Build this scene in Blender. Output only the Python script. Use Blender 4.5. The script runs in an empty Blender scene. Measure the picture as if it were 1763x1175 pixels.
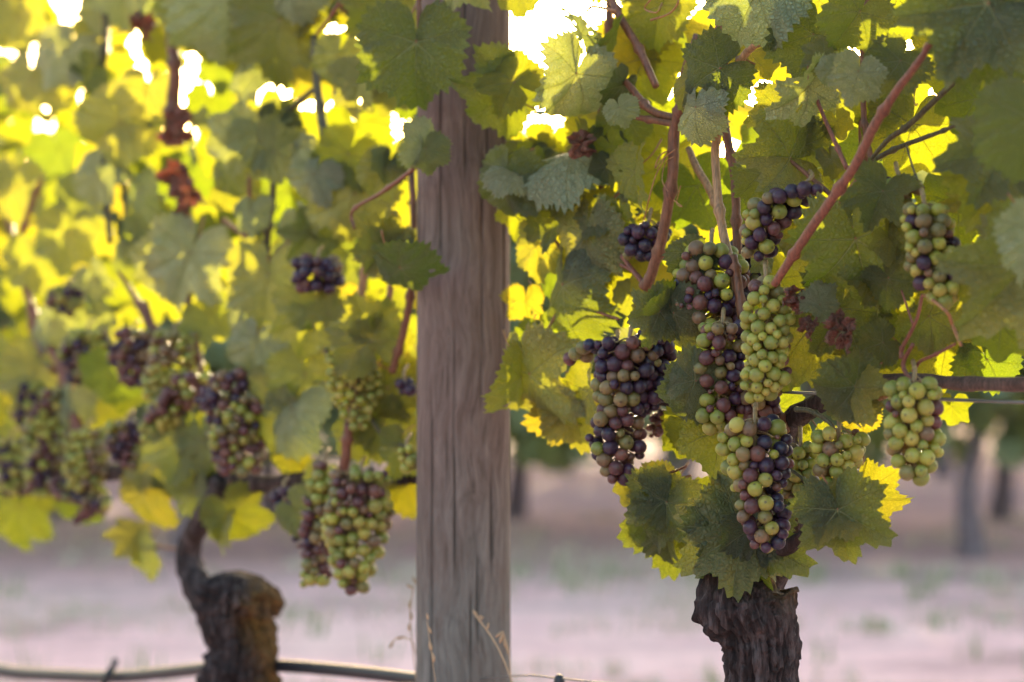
import bpy, math, random
import numpy as np
from mathutils import Vector, Matrix, noise

# ------------------------------------------------------------------ camera, world, sun
C = bpy.data.collections.new("vineyard"); bpy.context.scene.collection.children.link(C)
SC = bpy.context.scene
FPX = 1763 * 85 / 36.0
CAMH = 0.95
cd = bpy.data.cameras.new("camera"); cam = bpy.data.objects.new("camera", cd); C.objects.link(cam)
cam.location = (0, 0, CAMH); cam.rotation_euler = (math.radians(90), 0, 0)
cd.lens = 85; cd.sensor_width = 36; cd.clip_end = 2000; cd.clip_start = 0.05
cd.dof.use_dof = True; cd.dof.focus_distance = 2.07; cd.dof.aperture_fstop = 4.3
SC.camera = cam
SUN_EL = math.radians(7.2); SUN_AZ = math.radians(0.9)      # above the horizon; right of the view axis
w = bpy.data.worlds.new("World"); SC.world = w; w.use_nodes = True
nt = w.node_tree; bg = nt.nodes["Background"]
sky = nt.nodes.new("ShaderNodeTexSky"); sky.sky_type = 'NISHITA'; sky.sun_disc = False
sky.sun_elevation = SUN_EL; sky.sun_rotation = SUN_AZ
sky.air_density = 1.2; sky.dust_density = 4.0; sky.ozone_density = 1.5
nt.links.new(sky.outputs[0], bg.inputs[0]); bg.inputs[1].default_value = 0.15
sd = bpy.data.lights.new("sun", 'SUN'); sd.energy = 2.1; sd.angle = math.radians(0.6); sd.color = (1.0, 0.80, 0.52)
sun = bpy.data.objects.new("sun", sd); C.objects.link(sun)
sdir = Vector((math.sin(SUN_AZ) * math.cos(SUN_EL), math.cos(SUN_AZ) * math.cos(SUN_EL), math.sin(SUN_EL)))
sun.rotation_euler = (-sdir).to_track_quat('-Z', 'Y').to_euler(); sun.location = (0, 20, 5)
SC.view_settings.view_transform = 'Standard'; SC.view_settings.look = 'None'
SC.view_settings.exposure = 3.08; SC.view_settings.gamma = 1.0
SC.render.engine = 'CYCLES'
SC.cycles.use_denoising = True
SC.cycles.max_bounces = 8; SC.cycles.diffuse_bounces = 4; SC.cycles.transmission_bounces = 6
SC.cycles.sample_clamp_indirect = 6.0

R = random.Random(7)

def rowZ(px): return 2.416 / (1 + 1.465 * (px - 881.5) / FPX)
def atZ(px, py, Z): return Vector(((px - 881.5) / FPX * Z, Z, CAMH - (py - 587.5) / FPX * Z))
def P(px, py, d=0.0): return atZ(px, py, rowZ(px) + d)

# ------------------------------------------------------------------ node helper
class G:
    def __init__(s, name):
        s.m = bpy.data.materials.new(name); s.m.use_nodes = True
        s.t = s.m.node_tree; s.t.nodes.clear()
        s.out = s.t.nodes.new("ShaderNodeOutputMaterial")
    def n(s, typ, ins=None, **kw):
        nd = s.t.nodes.new(typ)
        for k, v in kw.items(): setattr(nd, k, v)
        for k, v in (ins or {}).items():
            if isinstance(v, bpy.types.NodeSocket): s.t.links.new(v, nd.inputs[k])
            else: nd.inputs[k].default_value = v
        return nd
    def m_(s, op, a, b=None, c=None, clamp=False):
        ins = {0: a}
        if b is not None: ins[1] = b
        if c is not None: ins[2] = c
        nd = s.n("ShaderNodeMath", ins, operation=op); nd.use_clamp = clamp
        return nd.outputs[0]
    def mix(s, f, a, b, bt='MIX'):
        nd = s.n("ShaderNodeMix", data_type='RGBA', blend_type=bt)
        for k, v in ((0, f), (6, a), (7, b)):
            if isinstance(v, bpy.types.NodeSocket): s.t.links.new(v, nd.inputs[k])
            else: nd.inputs[k].default_value = v if k == 0 else (tuple(v) + (1,))[:4]
        return nd.outputs[2]
    def ramp(s, f, stops):
        nd = s.n("ShaderNodeValToRGB", {0: f}); el = nd.color_ramp.elements
        while len(el) < len(stops): el.new(0.5)
        for e, (p, c) in zip(el, stops):
            e.position = p; e.color = tuple(c) + (1,) if len(c) == 3 else c
        return nd.outputs[0]
    def noise(s, vec, scale, detail=4, rough=0.6, dim='3D'):
        nd = s.n("ShaderNodeTexNoise", {'Scale': scale, 'Detail': detail, 'Roughness': rough})
        s.t.links.new(vec, nd.inputs['Vector']); return nd.outputs[0]
    def scale(s, vec, xyz):
        return s.n("ShaderNodeVectorMath", {0: vec, 1: xyz}, operation='MULTIPLY').outputs[0]
    def bump(s, h, strength, dist):
        return s.n("ShaderNodeBump", {'Height': h, 'Strength': strength, 'Distance': dist}).outputs[0]
    def surf(s, sh): s.t.links.new(sh, s.out.inputs[0]); return s.m

def principled(g, col, rough=0.6, spec=0.4, normal=None, **kw):
    ins = {'Base Color': col if isinstance(col, bpy.types.NodeSocket) else tuple(col) + (1,), 'Roughness': rough, 'Specular IOR Level': spec}
    if normal is not None: ins['Normal'] = normal
    ins.update(kw)
    return g.n("ShaderNodeBsdfPrincipled", ins).outputs[0]

# ------------------------------------------------------------------ materials
def leaf_material(name, tops, under, trans, dry=False, simple=False, tfac=0.34):
    g = G(name)
    uv = g.n("ShaderNodeTexCoord").outputs['UV']
    sp = g.n("ShaderNodeSeparateXYZ", {0: uv}); x, y = sp.outputs[0], sp.outputs[1]
    oi = g.n("ShaderNodeObjectInfo"); geo = g.n("ShaderNodeNewGeometry")
    rnd = g.m_('FRACT', g.m_('ADD', oi.outputs['Random'], geo.outputs['Random Per Island']))
    top = g.ramp(rnd, tops); tr = g.ramp(rnd, trans)
    if simple:
        col = g.mix(geo.outputs['Backfacing'], top, under)
        p = principled(g, col, 0.55, 0.3)
        t = g.n("ShaderNodeBsdfTranslucent", {0: tr}).outputs[0]
        return g.surf(g.n("ShaderNodeMixShader", {0: tfac, 1: p, 2: t}).outputs[0])
    ax = g.m_('ABSOLUTE', x)
    ts, ss, masks = [], [], []
    for a, wd in ((0, .017), (50, .015), (106, .013)):
        sa, ca = math.sin(math.radians(a)), math.cos(math.radians(a))
        t = g.m_('ADD', g.m_('MULTIPLY', ax, sa), g.m_('MULTIPLY', y, ca))
        s_ = g.m_('ABSOLUTE', g.m_('SUBTRACT', g.m_('MULTIPLY', ax, ca), g.m_('MULTIPLY', y, sa)))
        width = g.m_('MAXIMUM', g.m_('MULTIPLY', g.m_('SUBTRACT', 1.15, t), wd), 0.003)
        m = g.m_('SUBTRACT', 1.0, g.m_('DIVIDE', s_, width), clamp=True)
        m = g.m_('MULTIPLY', m, g.m_('GREATER_THAN', t, 0.0))
        ts.append(t); ss.append(s_); masks.append(m)
    ang = g.m_('ARCTAN2', ax, y)
    c0 = g.m_('LESS_THAN', ang, 0.44); c1 = g.m_('LESS_THAN', ang, 1.36)
    def sel(v):
        a = g.m_('ADD', g.m_('MULTIPLY', v[1], c1), g.m_('MULTIPLY', v[2], g.m_('SUBTRACT', 1.0, c1)))
        return g.m_('ADD', g.m_('MULTIPLY', v[0], c0), g.m_('MULTIPLY', a, g.m_('SUBTRACT', 1.0, c0)))
    t_, s_ = sel(ts), sel(ss)
    wob = g.m_('MULTIPLY', g.noise(uv, 4.0, 2), 0.12)
    q = g.m_('MULTIPLY', g.m_('ADD', g.m_('SUBTRACT', t_, g.m_('MULTIPLY', s_, 0.8)), wob), 6.2)
    f = g.m_('MULTIPLY', g.m_('ABSOLUTE', g.m_('SUBTRACT', g.m_('FRACT', q), 0.5)), 2.0)
    sec = g.m_('MULTIPLY', g.m_('SUBTRACT', f, 0.86), 7.0, clamp=True)
    vo = g.n("ShaderNodeTexVoronoi", {'Vector': uv, 'Scale': 15.0}, feature='DISTANCE_TO_EDGE')
    cell = g.m_('MULTIPLY', vo.outputs[0], 3.0, clamp=True)
    main = g.m_('MAXIMUM', masks[0], g.m_('MAXIMUM', masks[1], masks[2]))
    main = g.m_('POWER', main, 0.5)
    vein = g.m_('MAXIMUM', main, g.m_('MULTIPLY', sec, 0.45))
    bl = g.noise(uv, 3.2, 4)
    blm = g.m_('MULTIPLY', g.m_('SUBTRACT', bl, 0.42), 3.0, clamp=True)
    col = g.mix(g.m_('MULTIPLY', blm, 0.35), top, (0.13, 0.15, 0.05))
    fine = g.noise(uv, 40, 3)
    col = g.mix(0.5, col, g.ramp(fine, [(0.3, (0.55, 0.55, 0.55)), (0.7, (1.3, 1.3, 1.3))]), 'MULTIPLY')
    col = g.mix(g.m_('MULTIPLY', g.m_('SUBTRACT', 1.0, cell), 0.35), col, g.mix(1.0, col, (0.5, 0.5, 0.5), 'MULTIPLY'))
    col = g.mix(g.m_('MULTIPLY', vein, 0.85), col, (0.32, 0.33, 0.15))
    und = g.mix(g.m_('MULTIPLY', vein, 0.5), under, (0.30, 0.32, 0.18))
    und = g.mix(g.m_('SUBTRACT', 1.0, cell), und, g.mix(1.0, und, (0.8, 0.82, 0.75), 'MULTIPLY'))
    col = g.mix(geo.outputs['Backfacing'], col, und)
    # brown flecks and browned rim, as the leaves show late in summer
    sp2 = g.m_('GREATER_THAN', g.noise(uv, 9, 2), 0.74)
    col = g.mix(g.m_('MULTIPLY', sp2, 0.7), col, (0.14, 0.07, 0.03))
    tr = g.mix(g.m_('MULTIPLY', vein, 0.75), tr, g.mix(1.0, tr, (0.30, 0.26, 0.4), 'MULTIPLY'))
    tr = g.mix(g.m_('MULTIPLY', g.m_('SUBTRACT', 1.0, cell), 0.3), tr, g.mix(1.0, tr, (0.55, 0.6, 0.5), 'MULTIPLY'))
    tr = g.mix(g.m_('MULTIPLY', blm, 0.55), tr, g.mix(1.0, tr, (0.55, 0.72, 0.6), 'MULTIPLY'))
    tr = g.mix(g.m_('MULTIPLY', sp2, 0.6), tr, (0.12, 0.06, 0.01))
    h = g.m_('ADD', g.m_('MULTIPLY', g.m_('SUBTRACT', 1.0, vein), 0.9), g.m_('MULTIPLY', cell, 0.55))
    h = g.m_('ADD', h, g.m_('MULTIPLY', fine, 0.35))
    nrm = g.bump(h, 1.0, 0.0035)
    p = principled(g, col, g.m_('ADD', 0.42, g.m_('MULTIPLY', bl, 0.20)), 0.5, nrm)
    t = g.n("ShaderNodeBsdfTranslucent", {0: tr}).outputs[0]
    return g.surf(g.n("ShaderNodeMixShader", {0: tfac, 1: p, 2: t}).outputs[0])

GREENS = [(0.0, (0.030, 0.042, 0.030)), (0.35, (0.046, 0.060, 0.038)), (0.7, (0.068, 0.082, 0.042)), (1.0, (0.12, 0.128, 0.055))]
TRANS = [(0.0, (0.27, 0.32, 0.010)), (0.5, (0.42, 0.44, 0.012)), (1.0, (0.55, 0.50, 0.014))]
UNDER = (0.19, 0.22, 0.13)
M_LEAF = leaf_material("vine_leaf", GREENS, UNDER, TRANS)
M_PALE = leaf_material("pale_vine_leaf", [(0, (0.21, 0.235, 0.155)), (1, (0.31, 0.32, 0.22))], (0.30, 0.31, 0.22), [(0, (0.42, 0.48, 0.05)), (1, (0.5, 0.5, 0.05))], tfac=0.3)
M_LIT = leaf_material("lit_vine_leaf", [(0, (0.15, 0.165, 0.095)), (0.5, (0.20, 0.215, 0.11)), (1, (0.25, 0.25, 0.12))], UNDER, TRANS, tfac=0.38)  # lighter copy of the vine leaf, brighter light put into its colour
M_RED = leaf_material("dried_red_leaf", [(0, (0.22, 0.075, 0.062)), (1, (0.32, 0.13, 0.105))], (0.30, 0.14, 0.115), [(0, (0.36, 0.07, 0.03)), (1, (0.30, 0.10, 0.05))], tfac=0.22)
M_FAR = leaf_material("far_vine_leaf", [(0, (0.07, 0.09, 0.045)), (1, (0.16, 0.17, 0.07))], UNDER, [(0, (0.35, 0.42, 0.06)), (1, (0.55, 0.55, 0.12))], simple=True)

def cane_material(name, c1, c2, c3, rough=0.5):
    g = G(name); tc = g.n("ShaderNodeTexCoord"); ob = tc.outputs['Object']
    a = g.noise(ob, 60, 5); b = g.noise(g.scale(ob, (1, 1, 0.10)), 480, 3)
    col = g.ramp(a, [(0.3, c1), (0.55, c2), (0.75, c3)])
    col = g.mix(0.6, col, g.ramp(b, [(0.35, (0.32, 0.32, 0.32)), (0.6, (1.35, 1.3, 1.25))]), 'MULTIPLY')
    return g.surf(principled(g, col, rough, 0.4, g.bump(b, 0.8, 0.0009)))
M_CANE = cane_material("ripening_cane", (0.11, 0.042, 0.024), (0.15, 0.058, 0.030), (0.075, 0.036, 0.020))
M_CANE_RED = cane_material("red_cane", (0.125, 0.040, 0.025), (0.16, 0.052, 0.031), (0.08, 0.032, 0.020))
M_CANE_PALE = cane_material("tan_cane", (0.23, 0.125, 0.06), (0.28, 0.16, 0.08), (0.17, 0.10, 0.05))
M_CANE_DARK = cane_material("dark_cane", (0.045, 0.04, 0.02), (0.075, 0.065, 0.03), (0.05, 0.03, 0.02))
M_PETIOLE = cane_material("petiole_red", (0.28, 0.10, 0.05), (0.30, 0.14, 0.06), (0.22, 0.17, 0.05))
M_STEM = cane_material("bunch_stem", (0.20, 0.17, 0.06), (0.24, 0.14, 0.07), (0.26, 0.20, 0.08))

M_CORDON = cane_material("cordon_bark", (0.075, 0.042, 0.036), (0.12, 0.07, 0.06), (0.05, 0.03, 0.027), 0.8)
def bark_material():
    g = G("vine_bark"); ob = g.n("ShaderNodeTexCoord").outputs['Object']
    st = g.scale(ob, (1, 1, 0.16))
    a = g.noise(st, 95, 8, 0.7); b = g.noise(ob, 18, 5); c = g.noise(ob, 240, 4)
    col = g.ramp(a, [(0.34, (0.008, 0.005, 0.006)), (0.5, (0.036, 0.023, 0.024)), (0.64, (0.10, 0.072, 0.074)), (0.8, (0.21, 0.175, 0.18))])
    geo = g.n("ShaderNodeNewGeometry")
    mo = g.m_('MULTIPLY', g.m_('SUBTRACT', b, 0.56), 9.0, clamp=True)
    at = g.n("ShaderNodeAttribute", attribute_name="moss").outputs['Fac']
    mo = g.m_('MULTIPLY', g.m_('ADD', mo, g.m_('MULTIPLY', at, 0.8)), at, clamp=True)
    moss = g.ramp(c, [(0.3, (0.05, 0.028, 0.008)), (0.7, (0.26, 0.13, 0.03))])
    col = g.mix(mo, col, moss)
    h = g.m_('ADD', g.m_('MULTIPLY', a, 1.0), g.m_('MULTIPLY', c, 0.3))
    return g.surf(principled(g, col, 0.85, 0.25, g.bump(h, 0.9, 0.008)))
M_BARK = bark_material()

def far_bark():
    g = G("veiled_far_bark"); ob = g.n("ShaderNodeTexCoord").outputs['Object']  # bark colour lightened to imitate the veil of light over distant trunks
    col = g.ramp(g.noise(g.scale(ob, (1, 1, 0.2)), 60, 5), [(0.3, (0.12, 0.085, 0.095)), (0.7, (0.28, 0.21, 0.22))])
    return g.surf(principled(g, col, 0.9, 0.2))
M_FARBARK = far_bark()
def post_material():
    g = G("weathered_post_wood"); ob = g.n("ShaderNodeTexCoord").outputs['Object']
    warp = g.n("ShaderNodeVectorMath", {0: ob, 1: g.scale(g.n("ShaderNodeTexNoise", {'Vector': ob, 'Scale': 7.0, 'Detail': 2.0}).outputs[1], (0.05, 0.05, 0.0))}, operation='ADD').outputs[0]
    st = g.scale(warp, (1, 1, 0.07)); st2 = g.scale(warp, (1, 1, 0.3))
    a = g.noise(st, 130, 8, 0.7); b = g.noise(st2, 16, 6, 0.65); c = g.noise(g.scale(warp, (1, 1, 0.035)), 330, 5)
    z = g.n("ShaderNodeSeparateXYZ", {0: ob}).outputs[2]
    lo = g.m_('MULTIPLY', g.m_('SUBTRACT', 0.86, g.m_('ADD', z, g.m_('MULTIPLY', g.m_('SUBTRACT', b, 0.5), 0.25))), 5.0, clamp=True)
    warm = g.ramp(a, [(0.3, (0.075, 0.045, 0.035)), (0.5, (0.132, 0.088, 0.076)), (0.7, (0.185, 0.132, 0.114))])
    cool = g.ramp(a, [(0.3, (0.075, 0.070, 0.064)), (0.5, (0.122, 0.118, 0.112)), (0.7, (0.168, 0.162, 0.154))])
    col = g.mix(g.m_('MULTIPLY', lo, 0.8), warm, cool)
    col = g.mix(g.m_('MULTIPLY', g.m_('SUBTRACT', b, 0.5), 4.5, clamp=True), col, (0.085, 0.055, 0.045))
    col = g.mix(0.6, col, g.ramp(c, [(0.32, (0.42, 0.40, 0.38)), (0.44, (1.0, 1.0, 1.0)), (0.7, (1.2, 1.2, 1.2))]), 'MULTIPLY')
    kn = g.n("ShaderNodeTexVoronoi", {'Vector': g.scale(ob, (1, 1, 0.55)), 'Scale': 9.0})
    km = g.m_('LESS_THAN', kn.outputs[0], 0.11)
    col = g.mix(g.m_('MULTIPLY', km, 0.8), col, (0.035, 0.02, 0.016))
    at = g.n("ShaderNodeAttribute", attribute_name="crack").outputs['Fac']
    col = g.mix(g.m_('MULTIPLY', at, 0.85), col, (0.02, 0.013, 0.01))
    h = g.m_('ADD', a, g.m_('MULTIPLY', c, 0.6))
    return g.surf(principled(g, col, 0.8, 0.25, g.bump(h, 0.6, 0.003)))
M_POST = post_material()

def berry_material():
    g = G("grape_skin"); oi = g.n("ShaderNodeObjectInfo"); tc = g.n("ShaderNodeTexCoord"); ob = tc.outputs['Object']
    col = oi.outputs['Color']
    off = g.n("ShaderNodeVectorMath", {0: ob, 1: (0, 0, 0)}, operation='ADD')
    cmb = g.n("ShaderNodeCombineXYZ", {0: g.m_('MULTIPLY', oi.outputs['Random'], 20.0)}).outputs[0]
    g.t.links.new(cmb, off.inputs[1]); v = off.outputs[0]
    a = g.noise(v, 0.9, 2); b = g.noise(v, 9.0, 2)
    # ripening blush on part of the berry
    bl = g.m_('MULTIPLY', g.m_('SUBTRACT', a, 0.48), 2.2, clamp=True)
    c2 = g.mix(g.m_('MULTIPLY', bl, 0.55), col, (0.10, 0.035, 0.032))
    wax = g.m_('MULTIPLY', g.m_('SUBTRACT', g.noise(v, 2.2, 5, 0.7), 0.42), 3.2, clamp=True)
    c2 = g.mix(g.m_('MULTIPLY', wax, 0.20), c2, (0.17, 0.16, 0.19))
    sp = g.m_('GREATER_THAN', b, 0.70)
    c2 = g.mix(g.m_('MULTIPLY', sp, 0.35), c2, (0.10, 0.06, 0.03))
    z = g.n("ShaderNodeSeparateXYZ", {0: g.n("ShaderNodeVectorMath", {0: ob}, operation='NORMALIZE').outputs[0]}).outputs[2]
    dot = g.m_('GREATER_THAN', z, 0.985)
    c2 = g.mix(g.m_('MULTIPLY', dot, 0.8), c2, (0.05, 0.03, 0.02))
    rough = g.m_('ADD', 0.34, g.m_('MULTIPLY', wax, 0.35))
    p = principled(g, c2, rough, 0.45, None, **{'Subsurface Weight': 0.55, 'Subsurface Radius': (1.0, 0.75, 0.25), 'Subsurface Scale': 0.006})
    t = g.n("ShaderNodeBsdfTranslucent", {0: g.mix(1.0, col, (2.2, 2.2, 1.2), 'MULTIPLY')}).outputs[0]
    return g.surf(g.n("ShaderNodeMixShader", {0: 0.2, 1: p, 2: t}).outputs[0])
M_BERRY = berry_material()

def flat_material(name, col, rough=0.5, spec=0.4, metal=0.0):
    g = G(name); ob = g.n("ShaderNodeTexCoord").outputs['Object']
    c = g.mix(g.noise(ob, 40, 5), tuple(x * 0.7 for x in col), tuple(x * 1.25 for x in col))
    return g.surf(principled(g, c, rough, spec, None, **{'Metallic': metal}))
M_HOSE = flat_material("black_hose", (0.016, 0.017, 0.024), 0.45, 0.35)
M_WIRE = flat_material("galvanised_wire", (0.20, 0.19, 0.18), 0.45, 0.5, 0.8)
M_STAKE = flat_material("rusty_stake", (0.12, 0.055, 0.035), 0.8, 0.2)
M_TIE = flat_material("green_tie", (0.005, 0.16, 0.075), 0.4, 0.5)
M_STRAW = flat_material("dry_straw", (0.36, 0.23, 0.14), 0.7, 0.2)

def ground_material():
    g = G("dry_vineyard_ground"); ob = g.n("ShaderNodeTexCoord").outputs['Object']
    a = g.noise(ob, 0.9, 6, 0.65); b = g.noise(ob, 9, 6, 0.7); c = g.noise(g.scale(ob, (0.35, 1, 1)), 0.8, 4)
    col = g.ramp(a, [(0.3, (0.48, 0.27, 0.23)), (0.45, (0.86, 0.48, 0.42)), (0.7, (0.90, 0.56, 0.46))])
    col = g.mix(g.m_('MULTIPLY', g.m_('SUBTRACT', c, 0.58), 3.0, clamp=True), col, (0.30, 0.28, 0.17))
    col = g.mix(0.5, col, g.ramp(b, [(0.3, (0.5, 0.5, 0.5)), (0.7, (1.3, 1.3, 1.3))]), 'MULTIPLY')
    bnd = g.noise(g.scale(ob, (0.18, 1.1, 1)), 1.3, 5, 0.6)
    col = g.mix(g.m_('MULTIPLY', g.m_('SUBTRACT', bnd, 0.52), 5.0, clamp=True), col, (0.42, 0.235, 0.215))
    # far soil painted darker to imitate the shadows of the background rows
    y = g.n("ShaderNodeSeparateXYZ", {0: ob}).outputs[1]
    st = g.m_('MULTIPLY', g.m_('ADD', g.m_('SUBTRACT', y, 8.9), g.m_('MULTIPLY', g.m_('SUBTRACT', a, .5), 5.0)), 0.55, clamp=True)
    col = g.mix(g.m_('MULTIPLY', st, 0.65), col, (0.17, 0.105, 0.11))
    return g.surf(principled(g, col, 0.95, 0.1, g.bump(b, 0.5, 0.02)))
M_GROUND = ground_material()
def hill_material():
    g = G("wooded_hills"); ob = g.n("ShaderNodeTexCoord").outputs['Object']
    a = g.noise(ob, 0.12, 6, 0.7)
    col = g.ramp(a, [(0.35, (0.05, 0.065, 0.03)), (0.6, (0.16, 0.16, 0.08))])
    return g.surf(principled(g, col, 0.95, 0.05))
M_HILL = hill_material()

# ------------------------------------------------------------------ mesh + object helpers
def new_mesh(name, verts, faces, mat, uvs=None, smooth=True, attrs=None):
    me = bpy.data.meshes.new(name)
    me.from_pydata([tuple(v) for v in verts], [], faces); me.update()
    if smooth: me.polygons.foreach_set('use_smooth', [True] * len(me.polygons))
    if uvs is not None:
        ul = me.uv_layers.new(name="UVMap"); idx = np.empty(len(me.loops), dtype=np.int32)
        me.loops.foreach_get('vertex_index', idx)
        ul.data.foreach_set('uv', np.asarray(uvs, dtype=np.float32)[idx].ravel())
    for k, v in (attrs or {}).items():
        at = me.attributes.new(k, 'FLOAT', 'POINT'); at.data.foreach_set('value', np.asarray(v, dtype=np.float32))
    me.materials.append(mat); return me
def link(name, me, parent=None):
    o = bpy.data.objects.new(name, me); C.objects.link(o)
    if parent is not None: o.parent = parent
    return o
def tag(o, label, cat=None, group=None, kind=None):
    if label: o['label'] = label
    if cat: o['category'] = cat
    if group: o['group'] = group
    if kind: o['kind'] = kind
    return o
def empty(name, loc, label, cat, group=None):
    o = bpy.data.objects.new(name, None); C.objects.link(o); o.location = loc; o.empty_display_size = 0.02
    return tag(o, label, cat, group)

def resample(pts, rad, n):
    """Catmull-Rom through pts with radii."""
    pts = [Vector(p) for p in pts]; out, ro = [], []
    ext = [pts[0] * 2 - pts[1]] + pts + [pts[-1] * 2 - pts[-2]]
    re = [rad[0]] + list(rad) + [rad[-1]]
    for i in range(len(pts) - 1):
        p0, p1, p2, p3 = ext[i:i + 4]
        for k in range(n):
            t = k / n
            out.append(0.5 * ((2 * p1) + (p2 - p0) * t + (2 * p0 - 5 * p1 + 4 * p2 - p3) * t * t + (3 * p1 - p0 - 3 * p2 + p3) * t ** 3))
            ro.append(re[i + 1] * (1 - t) + re[i + 2] * t)
    out.append(pts[-1]); ro.append(rad[-1]); return out, ro
def tube(pts, rad, sides=8, n=6, nodes=0.0, wob=0.0, rfun=None, V=None, F=None):
    if not hasattr(rad, '__len__'): rad = [rad] * len(pts)
    p, r = resample(pts, rad, n)
    V = [] if V is None else V; F = [] if F is None else F; b = len(V)
    t = (p[1] - p[0]).normalized(); u = t.orthogonal().normalized(); dist = 0
    nodeat = R.uniform(0.02, 0.05)
    for i in range(len(p)):
        tn = (p[min(i + 1, len(p) - 1)] - p[max(i - 1, 0)]).normalized()
        u = (u - tn * u.dot(tn)).normalized(); v = tn.cross(u)
        if i: dist += (p[i] - p[i - 1]).length
        rr = r[i]
        if nodes and dist > nodeat: rr *= 1 + nodes; nodeat = dist + R.uniform(0.05, 0.08)
        c = p[i] + Vector((R.uniform(-1, 1), R.uniform(-1, 1), R.uniform(-1, 1))) * wob * rr
        for k in range(sides):
            a = 2 * math.pi * k / sides
            q = rr * (rfun(a, dist, c + (u * math.cos(a) + v * math.sin(a)) * rr) if rfun else 1.0)
            V.append(c + (u * math.cos(a) + v * math.sin(a)) * q)
        if i:
            for k in range(sides):
                k2 = (k + 1) % sides
                F.append((b + (i - 1) * sides + k, b + (i - 1) * sides + k2, b + i * sides + k2, b + i * sides + k))
    F.append(tuple(b + k for k in reversed(range(sides))))
    F.append(tuple(b + (len(p) - 1) * sides + k for k in range(sides)))
    return V, F

# ------------------------------------------------------------------ leaves
def leaf_shape(seed, lob=0.5, cup=0.12, droop=0.3, wave=0.05, fold=0.1, na=144, rings=(0.14, 0.30, 0.46, 0.62, 0.77, 0.9, 1.0), hole=False, crumple=0.0):
    r = random.Random(seed)
    asym = r.uniform(-0.06, 0.06)
    kp = [(0, 1.0), (25, 0.88 - 0.36 * lob), (50, 0.93), (79, 0.85 - 0.34 * lob), (106, 0.84), (132, 0.74), (152, 0.68), (168, 0.50), (180, 0.12)]
    kp = [(a, v * (1 + r.uniform(-0.05, 0.05))) for a, v in kp]
    kq = [(a, v * (1 + r.uniform(-0.07, 0.07))) for a, v in kp]
    tooth = [r.uniform(0.6, 1.3) for _ in range(60)]
    def rad(th):
        a = abs(math.degrees(th)); K = kp if th >= 0 else kq
        for (a0, v0), (a1, v1) in zip(K, K[1:]):
            if a <= a1:
                t = (a - a0) / (a1 - a0)
                s = t ** 0.85 if v1 < v0 else 1 - (1 - t) ** 0.85
                s = 0.45 * s + 0.55 * (t * t * (3 - 2 * t))
                return v0 + (v1 - v0) * s
        return K[-1][1]
    step = 4; V, U = [Vector((0, 0, 0))], [(0, 0)]; F = []
    ph = [r.uniform(0, 6.28) for _ in range(5)]; sgn = r.choice((-1, 1))
    twist = r.uniform(-0.35, 0.35)
    for ri, s in enumerate(rings):
        for k in range(na):
            th = -math.pi + 2 * math.pi * k / na
            R0 = rad(th) * (1 + asym * math.sin(th))
            tv = (0.0, 0.55, 1.0, 0.35)[k % step] * tooth[(k // step) % 60]
            edge = max(0, (s - 0.7) / 0.3)
            R1 = R0 * s * (1 + (0.115 * tv - 0.045) * edge ** 1.5 * min(1, (math.pi - abs(th)) * 2))
            x, y = R1 * math.sin(th), R1 * math.cos(th)
            U.append((x, y))
            ax = abs(x); best = 9
            for a in (0, 50, 106):
                sa, ca = math.sin(math.radians(a)), math.cos(math.radians(a))
                if ax * sa + y * ca > 0: best = min(best, abs(ax * ca - y * sa))
            if best > 1: best = abs(x)
            z = 0.10 * min(best, 0.25)                                    # panels bulge between the veins
            z += 0.018 * math.sin(26 * (y - 0.5 * ax)) * min(1, R1 * 2)    # side-vein pleats
            z -= cup * R1 * R1
            z += fold * abs(x) + twist * x * y
            z += wave * math.sin(3 * th + ph[0]) * R1 ** 2 + wave * 0.8 * math.sin(7 * th + ph[1]) * R1 ** 3
            z += 0.03 * noise.noise(Vector((x * 4 + seed, y * 4, 0.3)))
            if crumple:
                z += crumple * noise.noise(Vector((x * 3.5 + seed, y * 3.5, 1.7)))
                x += crumple * 0.7 * noise.noise(Vector((x * 4, y * 4 + seed, 4.1))) - x * crumple * 0.6
            # bend the tip away
            if y > 0:
                b = droop * y; x_, y_, z_ = x, y, z
                if abs(b) > 1e-4:
                    Rb = 1 / droop if droop else 0
                    y = (Rb + z_ * 0) * math.sin(b) + z_ * math.sin(b); z = -(Rb) * (1 - math.cos(b)) + z_ * math.cos(b)
            V.append(Vector((x, y, z)))
    for k in range(na):
        if k == 0 and False: continue
        F.append((0, 1 + (k + 1) % na, 1 + k))
    for ri in range(len(rings) - 1):
        for k in range(na):
            a = 1 + ri * na + k; b = 1 + ri * na + (k + 1) % na
            F.append((a, b, b + na, a + na))
    if hole:
        cut = []
        for _ in range(r.randint(1, 3)):
            th = r.uniform(-2.0, 2.0); rr = r.uniform(0.35, 0.75)
            cut.append((rr * math.sin(th), rr * math.cos(th), r.uniform(0.03, 0.07)))
        F = [f for f in F if not any((sum(U[i][0] for i in f) / len(f) - cx) ** 2 + (sum(U[i][1] for i in f) / len(f) - cy) ** 2 < cr * cr for cx, cy, cr in cut)]
    return V, U, F

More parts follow.
